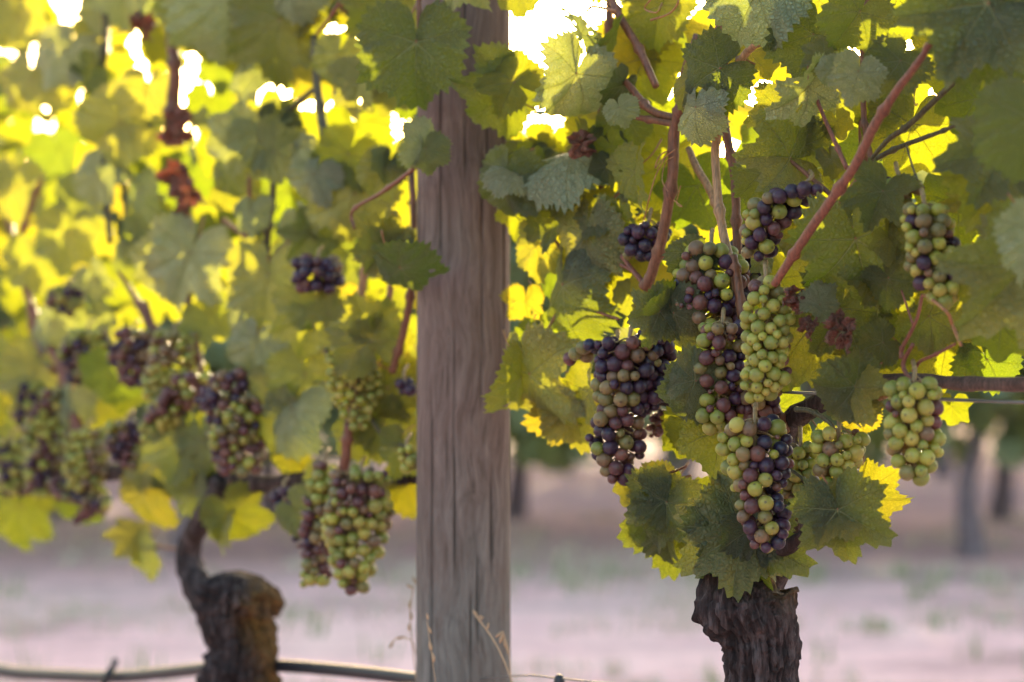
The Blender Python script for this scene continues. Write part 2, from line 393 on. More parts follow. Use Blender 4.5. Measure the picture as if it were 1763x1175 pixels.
LEAFV = []; PETV = []
for i in range(26):
    rr = random.Random(100 + i)
    V, U, F = leaf_shape(i, lob=rr.choice((0.1, 0.25, 0.4, 0.7)), cup=rr.uniform(-0.05, 0.32), droop=rr.choice((0.15, 0.4, 0.7, 1.0)),
                         wave=rr.uniform(0.06, 0.17), fold=rr.uniform(-0.2, 0.5), hole=(i % 5 == 2))
    LEAFV.append((V, U, F))
LMESH = {}
def leaf_mesh(i, mat):
    k = (i, mat.name)
    if k not in LMESH:
        V, U, F = LEAFV[i]; LMESH[k] = new_mesh("leaf", V, F, mat, U)
    return LMESH[k]
for i in range(5):
    rr = random.Random(i + 900)
    V, F = tube([(0, 0, 0), (0, -0.10, -0.05), (rr.uniform(-.15, .15), -0.38, -0.26), (rr.uniform(-.25, .25), rr.uniform(-0.8, -0.55), rr.uniform(-.6, -.3))], [0.018, 0.015, 0.016, 0.022], 6, 4)
    PETV.append((new_mesh("petiole", V, F, M_PETIOLE), [v.copy() for v in V], F))
LOWV = [leaf_shape(50 + i, lob=0.3, cup=0.15, droop=0.5, wave=0.08, fold=0.1, na=48, rings=(0.25, 0.55, 0.8, 1.0)) for i in range(6)]
REDV = [leaf_shape(70 + i, lob=0.6, cup=0.5, droop=1.6, wave=0.15, fold=0.7, crumple=0.55) for i in range(4)]

def leaf_matrix(J, L, rot, yaw, pitch):
    a = math.radians(rot); T = Vector((math.sin(a), 0, math.cos(a))); Nn = Vector((0, -1, 0))
    X = T.cross(Nn)
    M = Matrix((X, T, Nn)).transposed()          # columns are side, tip, normal
    M = M @ Matrix.Rotation(math.radians(yaw), 3, 'Y') @ Matrix.Rotation(math.radians(pitch), 3, 'X')
    M = M.to_4x4(); S = Matrix.Diagonal((L, L, L, 1))
    return Matrix.Translation(J) @ M @ S

# ------------------------------------------------------------------ the setting
def grid(name, x0, x1, y0, y1, nx, ny, hf, mat):
    V = []; F = []
    for j in range(ny + 1):
        for i in range(nx + 1):
            x = x0 + (x1 - x0) * i / nx; t = j / ny; y = y0 + (y1 - y0) * t * t
            V.append((x, y, hf(x, y)))
    for j in range(ny):
        for i in range(nx):
            a = j * (nx + 1) + i; F.append((a, a + 1, a + nx + 2, a + nx + 1))
    return link(name, new_mesh(name, V, F, mat))
gr = grid("ground", -400, 400, -30, 700, 80, 120, lambda x, y: 0.0, M_GROUND); gr['kind'] = 'structure'
hi = grid("hills", -260, 260, 150, 420, 60, 20, lambda x, y: -1 + (14 + 5 * noise.noise(Vector((x * .02, 0, 0))) + 3 * noise.noise(Vector((x * .09, y * .05, 3)))) * min(1, (y - 150) / 130.), M_HILL)
hi['kind'] = 'structure'

# ------------------------------------------------------------------ the post
def build_post():
    pc = P(798, 587, 0.0); R0 = 0.0478; H = 1.75
    ns, nh = 220, 230; V = []; F = []; cr = []
    cracks = [(-1.75, 0.70, 0.98, 0.012, 0.004), (-1.15, 0.86, 1.16, 0.010, 0.004), (-2.05, 1.02, 1.3, 0.014, 0.004), (-1.4, 0.55, 0.71, 0.012, 0.004), (-0.52, 0.93, 1.26, 0.022, 0.008), (-0.50, 1.03, 1.12, 0.028, 0.004), (-0.93, 0.70, 0.83, 0.016, 0.006), (-0.66, 0.86, 0.99, 0.014, 0.003),
              (-2.3, 0.5, 0.9, 0.02, 0.004), (-1.5, 1.1, 1.35, 0.008, 0.002), (-1.25, 0.62, 0.76, 0.009, 0.003), (-1.9, 0.8, 1.02, 0.008, 0.002), (1.2, 0.3, 1.3, 0.03, 0.006), (-1.02, 1.0, 1.2, 0.007, 0.002)]
    for j in range(nh + 1):
        z = H * j / nh
        for k in range(ns):
            a = 2 * math.pi * k / ns
            q = R0 * (1.02 - 0.012 * z) + 0.0012 * noise.noise(Vector((math.cos(a) * 2, math.sin(a) * 2, z * 1.5)))
            q += 0.0006 * noise.noise(Vector((math.cos(a) * 14, math.sin(a) * 14, z * 2)))
            c = 0
            for (ca, z0, z1, wd, dp) in cracks:
                if z0 < z < z1:
                    cen = ca + 0.03 * noise.noise(Vector((z * 9, ca * 5, 0)))
                    dd = (a - cen + math.pi) % (2 * math.pi) - math.pi
                    env = min(1, (z - z0) * 25, (z1 - z) * 25)
                    m = max(0, 1 - abs(dd) / (wd * 1.6)) * env
                    q -= dp * m; c = max(c, min(1, m * 1.6))
            cr.append(c); V.append((q * math.cos(a), q * math.sin(a), z))
    for j in range(nh):
        for k in range(ns):
            k2 = (k + 1) % ns; F.append((j * ns + k, j * ns + k2, (j + 1) * ns + k2, (j + 1) * ns + k))
    V.append((0, 0, H + 0.006)); cr.append(0); t = len(V) - 1
    for k in range(ns): F.append((nh * ns + k, nh * ns + (k + 1) % ns, t))
    o = link("wooden_post", new_mesh("wooden_post", V, F, M_POST, attrs={'crack': cr}))
    o.location = (pc.x, pc.y, 0)
    tag(o, "thick weathered grey wooden trellis post with cracked grain between the vines", "post")
build_post()

# ------------------------------------------------------------------ vines
def trunk_mesh(path, rad, seed, mossat):
    p, r = resample(path, rad, 34); ns = 120; V = []; F = []; ms = []
    t0 = (p[1] - p[0]).normalized(); u = Vector((1, 0, 0)); u = (u - t0 * u.dot(t0)).normalized(); dist = 0
    for i in range(len(p)):
        tn = (p[min(i + 1, len(p) - 1)] - p[max(i - 1, 0)]).normalized()
        u = (u - tn * u.dot(tn)).normalized(); v = tn.cross(u)
        if i: dist += (p[i] - p[i - 1]).length
        for k in range(ns):
            a = 2 * math.pi * k / ns; c, s = math.cos(a), math.sin(a)
            big = noise.noise(Vector((c * 1.4 + seed, s * 1.4, dist * 9)))
            rid = noise.noise(Vector((c * 5 + seed, s * 5, dist * 14))); rid = 1 - abs(rid) * 2.4
            fin = noise.noise(Vector((c * 13, s * 13 + seed, dist * 40)))
            shag = max(0, noise.noise(Vector((c * 7 + 9, s * 7 + seed, dist * 75)))) 
            g1 = noise.noise(Vector((c * 9 + seed, s * 9, dist * 11 + noise.noise(Vector((c * 3, s * 3, dist * 30))) * 1.5)))
            groove = -0.20 * max(0, 1 - abs(g1) * 7)
            chip = 0.07 if noise.noise(Vector((c * 16, s * 16 + seed, dist * 34))) > 0.12 else 0.0
            q = r[i] * (1 + 0.18 * big + 0.10 * (rid - 0.5) + 0.07 * fin + 0.13 * shag + groove + chip)
            w0 = p[i] + (u * c + v * s) * q
            q += r[i] * (0.16 * noise.noise(w0 * 42) + 0.10 * noise.noise(w0 * 110) + 0.06 * noise.noise(Vector((w0.x * 260, w0.y * 260, w0.z * 60))))
            V.append(p[i] + (u * c + v * s) * q)
            ms.append(mossat(V[-1], (u * c + v * s)))
        if i:
            for k in range(ns):
                k2 = (k + 1) % ns; F.append(((i - 1) * ns + k, (i - 1) * ns + k2, i * ns + k2, i * ns + k))
    b = (len(p) - 1) * ns; V.append(p[-1] + (p[-1] - p[-2]).normalized() * r[-1] * 0.25); ms.append(0.6)
    for k in range(ns): F.append((b + k, b + (k + 1) % ns, len(V) - 1))
    return V, F, ms

def flakes(parent, path, rad, n, seed, z0):
    """loose strips of bark lifting off a trunk"""
    r_ = random.Random(seed); p, rr = resample(path, rad, 20); V, F = [], []
    for _ in range(n):
        i = r_.randrange(2, len(p) - 4); c = p[i]
        if c.z < z0: continue
        a = r_.uniform(0, 6.283); nn = Vector((math.cos(a), math.sin(a), 0)); sd_ = Vector((-nn.y, nn.x, 0))
        ln = r_.uniform(.012, .045); wd = r_.uniform(.0012, .0035); b = len(V); m = 5; tilt = r_.gauss(0, .22); lift = r_.uniform(0, .006)
        for k in range(m + 1):
            t = k / m; q = c + nn * (rr[i] * r_.uniform(1.02, 1.06) + lift * (2 * t - 1) ** 2 * r_.uniform(.6, 1.3)) + Vector((0, 0, ln * (t - .5))) + sd_ * (tilt * ln * (t - .5))
            wk = wd * (1 - .75 * abs(2 * t - 1)) + .0003
            V += [q - sd_ * wk, q + nn * wk * .5, q + sd_ * wk, q - nn * wk * .7]
            if k:
                for e in range(4): F.append((b + (k - 1) * 4 + e, b + (k - 1) * 4 + (e + 1) % 4, b + k * 4 + (e + 1) % 4, b + k * 4 + e))
    o = link("bark", new_mesh("bark", V, F, M_BARK, smooth=False, attrs={'moss': [0.0] * len(V)})); o.parent = parent; o.matrix_parent_inverse = parent.matrix_parent_inverse.copy()
def knobby(a, d, p): return 1 + 0.22 * noise.noise(p * 45) + 0.16 * noise.noise(p * 130) + 0.1 * noise.noise(Vector((p.x * 30, p.y * 30, p.z * 300)))

def vine(name, base, label):
    return empty(name, base, label, "grapevine", "old grapevines along the near trellis row")
vR = vine("grapevine", (P(1310, 1175).x, rowZ(1310), 0), "sharply focused old grapevine right of the post, its dark peeling trunk under hanging grape bunches")
vL = vine("grapevine", (P(412, 1175).x, rowZ(412), 0), "blurred grapevine left of the post with mossy stump-headed trunk above a drip hose")
zf = rowZ(-104); vF = vine("grapevine", (atZ(-104, 587, zf).x, zf, 0), "out of focus vine at the far left edge whose trunk stands outside the frame")
def L_(parent, name, me, label=None):
    o = link(name, me); o.parent = parent; o.matrix_parent_inverse = Matrix.Translation(-parent.location)
    if label: o['label'] = label
    return o

def px2m(px, Z): return px / FPX * Z
# right trunk: from the ground to its head
Zr = rowZ(1310)
pts = [Vector((P(1318, 1175).x + 0.012, Zr, 0.0)), atZ(1312, 1800, Zr), atZ(1310, 1500, Zr), atZ(1311, 1300, Zr), atZ(1310, 1180, Zr), atZ(1308, 1110, Zr), atZ(1298, 1070, Zr), atZ(1284, 1035, Zr), atZ(1286, 1005, Zr), atZ(1300, 975, Zr)]
rad = [px2m(x, Zr) for x in (88, 72, 64, 58, 58, 57, 70, 80, 66, 30)]
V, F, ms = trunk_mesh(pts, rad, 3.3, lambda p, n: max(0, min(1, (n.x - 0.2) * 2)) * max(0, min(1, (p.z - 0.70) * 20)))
tr = L_(vR, "trunk", new_mesh("trunk", V, F, M_BARK, attrs={'moss': ms}))
V, F, ms = trunk_mesh([atZ(1290, 1080, Zr), atZ(1262, 1050, Zr), atZ(1235, 1022, Zr - .01), atZ(1222, 1008, Zr - .012)], [px2m(x, Zr) for x in (44, 40, 33, 22)], 8.1, lambda p, n: 0)
flakes(tr, pts, rad, 420, 4, 0.5)
st = link("spur", new_mesh("spur", V, F, M_BARK, attrs={'moss': ms})); st.parent = tr; st.matrix_parent_inverse = tr.matrix_parent_inverse.copy()
V, F, ms = trunk_mesh([atZ(1320, 1060, Zr), atZ(1342, 1025, Zr - .005), atZ(1352, 1000, Zr - .005), atZ(1350, 985, Zr)], [px2m(x, Zr) for x in (40, 32, 24, 12)], 5.5, lambda p, n: max(0, min(1, n.x + .4)))
st = link("spur", new_mesh("spur", V, F, M_BARK, attrs={'moss': ms})); st.parent = tr; st.matrix_parent_inverse = tr.matrix_parent_inverse.copy()
for path, r_ in (([(1365, 1120), (1378, 1092), (1388, 1098)], 4), ([(1366, 1150), (1374, 1120), (1394, 1104)], 2), ([(1255, 1175), (1248, 1150), (1252, 1130)], 5)):
    V, F = tube([P(x, y, -.03) for x, y in path], px2m(r_, Zr), 6, 5)
    o = link("bark_strip", new_mesh("bark_strip", V, F, M_BARK)); o.parent = tr; o.matrix_parent_inverse = tr.matrix_parent_inverse.copy()
# left trunk
Zl = rowZ(412)
pts = [Vector((atZ(412, 0, Zl).x, Zl, 0.0)), atZ(408, 1700, Zl), atZ(410, 1400, Zl), atZ(413, 1250, Zl), atZ(412, 1170, Zl), atZ(418, 1110, Zl), atZ(402, 1060, Zl), atZ(408, 1030, Zl), atZ(410, 1008, Zl), atZ(412, 990, Zl)]
rad = [px2m(x, Zl) for x in (80, 66, 62, 62, 62, 54, 60, 68, 62, 34)]
V, F, ms = trunk_mesh(pts, rad, 12.7, lambda p, n: max(0, min(1, noise.noise(p * 9) * 1.5 + 0.35)) * max(0, min(1, (n.x * 0.8 + n.z + 0.35))))
tl = L_(vL, "trunk", new_mesh("trunk", V, F, M_BARK, attrs={'moss': ms}))
flakes(tl, pts, rad, 300, 9, 0.4)
for path, rr_, sd_ in (([(425, 1060), (444, 1020), (450, 985), (446, 966)], (38, 34, 28, 16), 2.2), ([(395, 1050), (376, 1010), (378, 982), (384, 968)], (38, 34, 26, 14), 6.1), ([(440, 1130), (458, 1100), (466, 1075)], (26, 24, 12), 4.4)):
    V, F, ms = trunk_mesh([atZ(x, y, Zl - .012) for x, y in path], [px2m(x, Zl) for x in rr_], sd_, lambda p, n: max(0, min(1, n.z + n.x * .6 + .3)))
    kb = link("knot", new_mesh("knot", V, F, M_BARK, attrs={'moss': ms})); kb.parent = tl; kb.matrix_parent_inverse = tl.matrix_parent_inverse.copy()
def arm(parent, path, rads, dz, mat=M_BARK, name="arm", ns=14):
    pp = [P(x, y, dz) for x, y in path]
    V, F = tube(pp, [px2m(r, p.y) for r, p in zip(rads, pp)], ns, 8, rfun=knobby)
    return L_(parent, name, new_mesh(name, V, F, mat, attrs={'moss': [0.15] * len(V)}))
arm(vL, [(385, 1060), (350, 1030), (330, 985), (325, 945), (345, 900), (365, 860), (380, 830)], [34, 28, 24, 20, 18, 17, 16], -0.01)
arm(vL, [(385, 830), (470, 832), (560, 822), (640, 828), (715, 822)], [18, 15, 13, 12, 11], 0.03)
arm(vL, [(400, 828), (330, 822), (260, 812), (180, 815), (90, 808), (20, 800)], [18, 16, 15, 14, 13, 12], 0.03)
arm(vF, [(20, 805), (-60, 800), (-160, 790)], [12, 14, 16], 0.03)
arm(vF, [(-160, 1350), (-150, 1100), (-140, 900), (-110, 795)], [50, 46, 36, 22], 0.03)
arm(vF, [(-104, 2000), (-130, 1700), (-160, 1350)], [60, 52, 50], 0.03)
arm(vR, [(1320, 1010), (1345, 950), (1368, 925), (1372, 870), (1360, 800), (1355, 740), (1400, 700), (1470, 668)], [30, 22, 17, 18, 20, 22, 19, 15], 0.05)
arm(vR, [(1470, 668), (1540, 656), (1640, 660), (1763, 662), (1900, 660)], [16, 14, 13, 13, 14], 0.03, name="cordon", mat=M_CORDON)
arm(vR, [(1350, 745), (1290, 720), (1200, 700), (1110, 680), (1020, 668), (940, 660), (905, 664)], [20, 18, 15, 12, 9, 8, 5], 0.045)
arm(vR, [(1340, 950), (1365, 935), (1385, 918)], [15, 12, 9], -0.01)

# shoots
CANES = [
 # parent, path, radii px, depth, material
 (vR, [(1333, 490), (1372, 430), (1412, 372), (1470, 288), (1505, 218), (1545, 155), (1592, 92), (1630, 20), (1650, -60)], [8, 9.5, 10, 9.5, 10, 8.5, 7, 7, 6], -0.125, M_CANE_RED),
 (vR, [(1333, 490), (1320, 560), (1330, 680), (1352, 745)], [9, 8, 9, 10], 0.03, M_CANE),
 (vR, [(1500, 275), (1530, 240), (1562, 218), (1615, 168), (1665, 118), (1700, 82)], [4, 5.5, 6, 6, 6.5, 7], 0.0, M_CANE_DARK),
 (vR, [(1665, 120), (1678, 98), (1692, 72)], [5, 4, 4], 0.0, M_CANE_DARK),
 (vR, [(1500, 278), (1545, 255), (1590, 238), (1632, 222), (1700, 190)], [6, 5, 5, 4, 4], 0.02, M_CANE_DARK),
 (vR, [(1110, 495), (1122, 470), (1142, 400), (1158, 300), (1160, 235), (1172, 175), (1180, 120), (1200, 60)], [14, 11, 11, 11, 12, 10, 8, 7], -0.01, M_CANE),
 (vR, [(1165, 205), (1120, 190), (1085, 150), (1050, 110), (1010, 60)], [9, 8, 7, 5, 1.5], 0.01, M_CANE),
 (vR, [(1130, 150), (1100, 85), (1065, 25), (1040, -30)], [7, 8, 8, 7], 0.02, M_CANE),
 (vR, [(1165, 215), (1110, 205), (1060, 195)], [7, 6, 5], 0.0, M_CANE),
 (vR, [(1280, 548), (1265, 480), (1243, 390), (1233, 300), (1233, 245), (1245, 195), (1262, 150), (1272, 110), (1300, 78), (1340, 68)], [11, 10, 9, 8.5, 9, 8, 8, 8, 8, 7], -0.02, M_CANE_PALE),
 (vR, [(1280, 548), (1270, 490), (1262, 440)], [11, 10, 9], -0.021, M_CANE),
 (vR, [(1272, 470), (1268, 380), (1264, 300), (1250, 230), (1240, 160), (1235, 100), (1240, 20)], [10, 9, 9, 9, 8, 7, 7], 0.02, M_CANE),
 (vR, [(1246, 400), (1228, 340), (1200, 290), (1185, 255)], [7, 8, 8, 6], 0.04, M_CANE_PALE),
 (vR, [(1038, 370), (1033, 280), (1034, 200), (1046, 100), (1050, 0)], [6, 7, 7, 7, 8], 0.05, M_CANE),
 (vR, [(1405, 168), (1420, 205), (1440, 250), (1458, 290)], [4, 4, 4.5, 5], -0.05, M_CANE_RED),
 (vR, [(1362, 278), (1395, 305), (1430, 335)], [4, 4.5, 5], -0.03, M_CANE),
 (vR, [(1500, 278), (1492, 240), (1487, 190), (1486, 80), (1495, -20)], [7, 6, 6, 6, 6], 0.03, M_CANE),
 (vR, [(1500, 690), (1540, 676), (1590, 655)], [7, 6, 4], -0.02, M_CANE_PALE),
 (vR, [(1440, 745), (1425, 725), (1395, 708), (1370, 705)], [4, 4.5, 5, 6], -0.02, M_CANE_DARK),
 (vR, [(1425, 860), (1400, 840), (1370, 815), (1345, 800)], [3, 3.5, 3.5, 4], -0.03, M_CANE_DARK),
 (vR, [(1110, 490), (1085, 460), (1065, 430), (1048, 390), (1030, 372)], [6, 5, 4, 3.5, 3], 0.0, M_CANE_RED),
 (vR, [(1100, 475), (1060, 450), (1020, 437)], [4, 3, 2.5], 0.0, M_CANE_RED),
 (vR, [(880, 335), (925, 375), (960, 420), (985, 450)], [3, 3, 3.5, 4], 0.0, M_CANE_RED),
 (vR, [(985, 555), (1010, 540), (1060, 548)], [3, 3, 3], 0.02, M_CANE_RED),
 (vR, [(980, 520), (1030, 538), (1065, 550)], [2.5, 3, 3], 0.0, M_CANE_RED),
 (vR, [(1147, 868), (1190, 868), (1226, 862)], [2.5, 3, 3], -0.01, M_CANE_RED),
 (vR, [(1137, 818), (1160, 812), (1182, 803)], [2, 2.5, 2.5], 0.0, M_CANE_RED),
 (vR, [(1572, 592), (1555, 628), (1570, 660)], [4, 4.5, 5], -0.03, M_CANE_RED),
 (vR, [(1588, 507), (1580, 545), (1568, 572), (1553, 600), (1552, 618)], [3.5, 3.5, 4, 4, 5], -0.03, M_CANE_RED),
 (vR, [(1552, 500), (1562, 530), (1572, 560)], [2, 2.5, 2.5], -0.025, M_CANE_RED),
 (vR, [(1645, 592), (1612, 610), (1585, 622), (1572, 640)], [3, 3.5, 3.5, 4], -0.03, M_CANE_RED),
 (vR, [(1200, 720), (1230, 700), (1270, 700)], [7, 8, 8], 0.0, M_CANE),
 (vR, [(1560, 250), (1572, 290), (1580, 312)], [2, 2, 2.5], 0.0, M_CANE_DARK),
 (vR, [(1478, 655), (1484, 590), (1488, 500), (1486, 400), (1487, 290), (1486, 200)], [8, 8, 9, 10, 11, 10], 0.05, M_CANE),
 # left vine
 (vL, [(298, -20), (295, 60), (302, 120), (298, 190), (300, 250)], [9, 10, 11, 13, 18], 0.0, M_CANE),
 (vL, [(150, 820), (112, 650), (70, 570), (42, 490), (30, 440), (48, 370), (70, 310)], [8, 8, 7, 6, 6, 5, 4], -0.03, M_CANE_RED),
 (vL, [(95, 640), (58, 580), (50, 500), (20, 400), (0, 330)], [6, 5, 5, 5, 4], 0.0, M_CANE),
 (vL, [(190, 420), (180, 300), (172, 170), (182, 60), (180, -20)], [6, 6, 7, 6, 6], 0.03, M_CANE_DARK),
 (vL, [(275, 640), (255, 560), (225, 500), (205, 470)], [6, 6, 5, 4], 0.0, M_CANE),
 (vL, [(345, 640), (335, 580), (326, 530), (316, 430), (318, 300)], [8, 7, 6, 6, 5], 0.01, M_CANE),
 (vL, [(280, 600), (262, 560), (250, 520)], [7, 6, 5], 0.01, M_CANE),
 (vL, [(408, 610), (415, 560), (425, 500), (428, 420), (430, 300)], [6, 6, 5, 5, 4], 0.01, M_CANE),
 (vL, [(450, 660), (452, 580), (458, 480), (460, 400), (470, 330), (470, 180)], [6, 6, 7, 7, 6, 6], 0.02, M_CANE_DARK),
 (vL, [(455, 445), (425, 410), (385, 380)], [6, 5, 4], 0.0, M_CANE),
 (vL, [(462, 450), (505, 410), (535, 375)], [5, 5, 4], 0.02, M_CANE),
 (vL, [(560, 250), (553, 200), (545, 140), (540, 60)], [8, 8, 7, 6], 0.02, M_CANE_DARK),
 (vL, [(675, 640), (690, 590), (705, 520), (710, 450), (712, 370), (708, 290)], [7, 7, 7, 6, 6, 6], -0.02, M_CANE),
 (vL, [(618, 610), (618, 540), (625, 480), (632, 440)], [7, 7, 7, 8], -0.03, M_CANE_PALE),
 (vL, [(668, 525), (673, 490), (676, 460)], [6, 6, 6], -0.03, M_CANE_PALE),
 (vL, [(588, 835), (596, 780), (600, 730)], [10, 9, 8], -0.05, M_CANE_RED),
 (vL, [(600, 735), (606, 680), (612, 640), (618, 600)], [7, 6, 5, 5], -0.03, M_CANE),
 (vL, [(700, 770), (665, 755), (645, 730), (632, 705)], [3, 3.5, 4, 4], -0.02, M_CANE_DARK),
 (vL, [(610, 395), (608, 362), (660, 330), (720, 285)], [2.5, 3, 3.5, 4], -0.16, M_CANE_RED),
 (vL, [(720, -20), (722, 30), (722, 75)], [5, 5, 4], -0.20, M_CANE),
 (vL, [(240, 935), (280, 942), (318, 948)], [3, 3, 3], 0.0, M_CANE_RED),
 (vL, [(430, 640), (445, 560), (440, 540)], [5, 5, 5], 0.03, M_CANE),
 (vL, [(160, 780), (140, 740), (125, 690), (120, 660)], [7, 6, 6, 6], 0.02, M_CANE),
 (vL, [(220, 380), (212, 310), (200, 250)], [6, 6, 5], 0.03, M_CANE_DARK),
 (vL, [(545, 60), (575, 20), (600, -20)], [3, 3, 3], -0.03, M_CANE_RED),
 (vL, [(545, 150), (500, 190), (480, 220)], [5, 5, 5], 0.03, M_CANE_DARK),
]
for par, path, rads, dz, mt in CANES:
    pp = [P(x, y, dz) for x, y in path]
    if par is vR: rads = [q * 0.86 for q in rads]
    V, F = tube(pp, [px2m(r, p.y) for r, p in zip(rads, pp)], 12, 7, nodes=0.5, wob=0.06)
    L_(par, "cane", new_mesh("cane", V, F, mt))
# tendrils: thin coils
def tendril(par, path, dz, r_=1.1, coil=0):
    pp = []
    for i, (x, y) in enumerate(path):
        pp.append(P(x, y, dz + 0.012 * math.sin(i * 1.9)))
    V, F = tube(pp, [px2m(r_, p.y) for p in pp], 5, 6)
    L_(par, "tendril", new_mesh("tendril", V, F, M_PETIOLE))
tendril(vR, [(1162, 258), (1140, 275), (1128, 290), (1135, 270), (1150, 262), (1130, 300), (1118, 340), (1108, 380), (1100, 385)], -0.03)
tendril(vR, [(1160, 270), (1146, 280), (1140, 310), (1150, 330)], -0.03, 0.9)
tendril(vR, [(1172, 320), (1165, 350), (1175, 356), (1160, 345)], -0.03, 0.9)
tendril(vR, [(1235, 130), (1245, 160), (1238, 170), (1228, 160), (1240, 150), (1232, 190), (1222, 210)], -0.04, 0.9)
tendril(vR, [(1655, 595), (1640, 560), (1632, 540), (1610, 520), (1590, 508)], -0.06, 3.2)
tendril(vR, [(1010, 20), (1020, 12), (1045, 16), (1060, 20)], 0.0, 3)
tendril(vR, [(1120, 35), (1150, 25), (1165, 10), (1170, -10)], -0.02, 2.0)
tendril(vR, [(1120, 0), (1110, 15), (1130, 22), (1140, 5)], -0.02, 1.5)
tendril(vR, [(1628, 60), (1632, 90), (1628, 118), (1622, 122)], 0.02, 1.2)
tendril(vR, [(1580, 140), (1574, 165), (1576, 182), (1580, 178)], 0.0, 1.2)

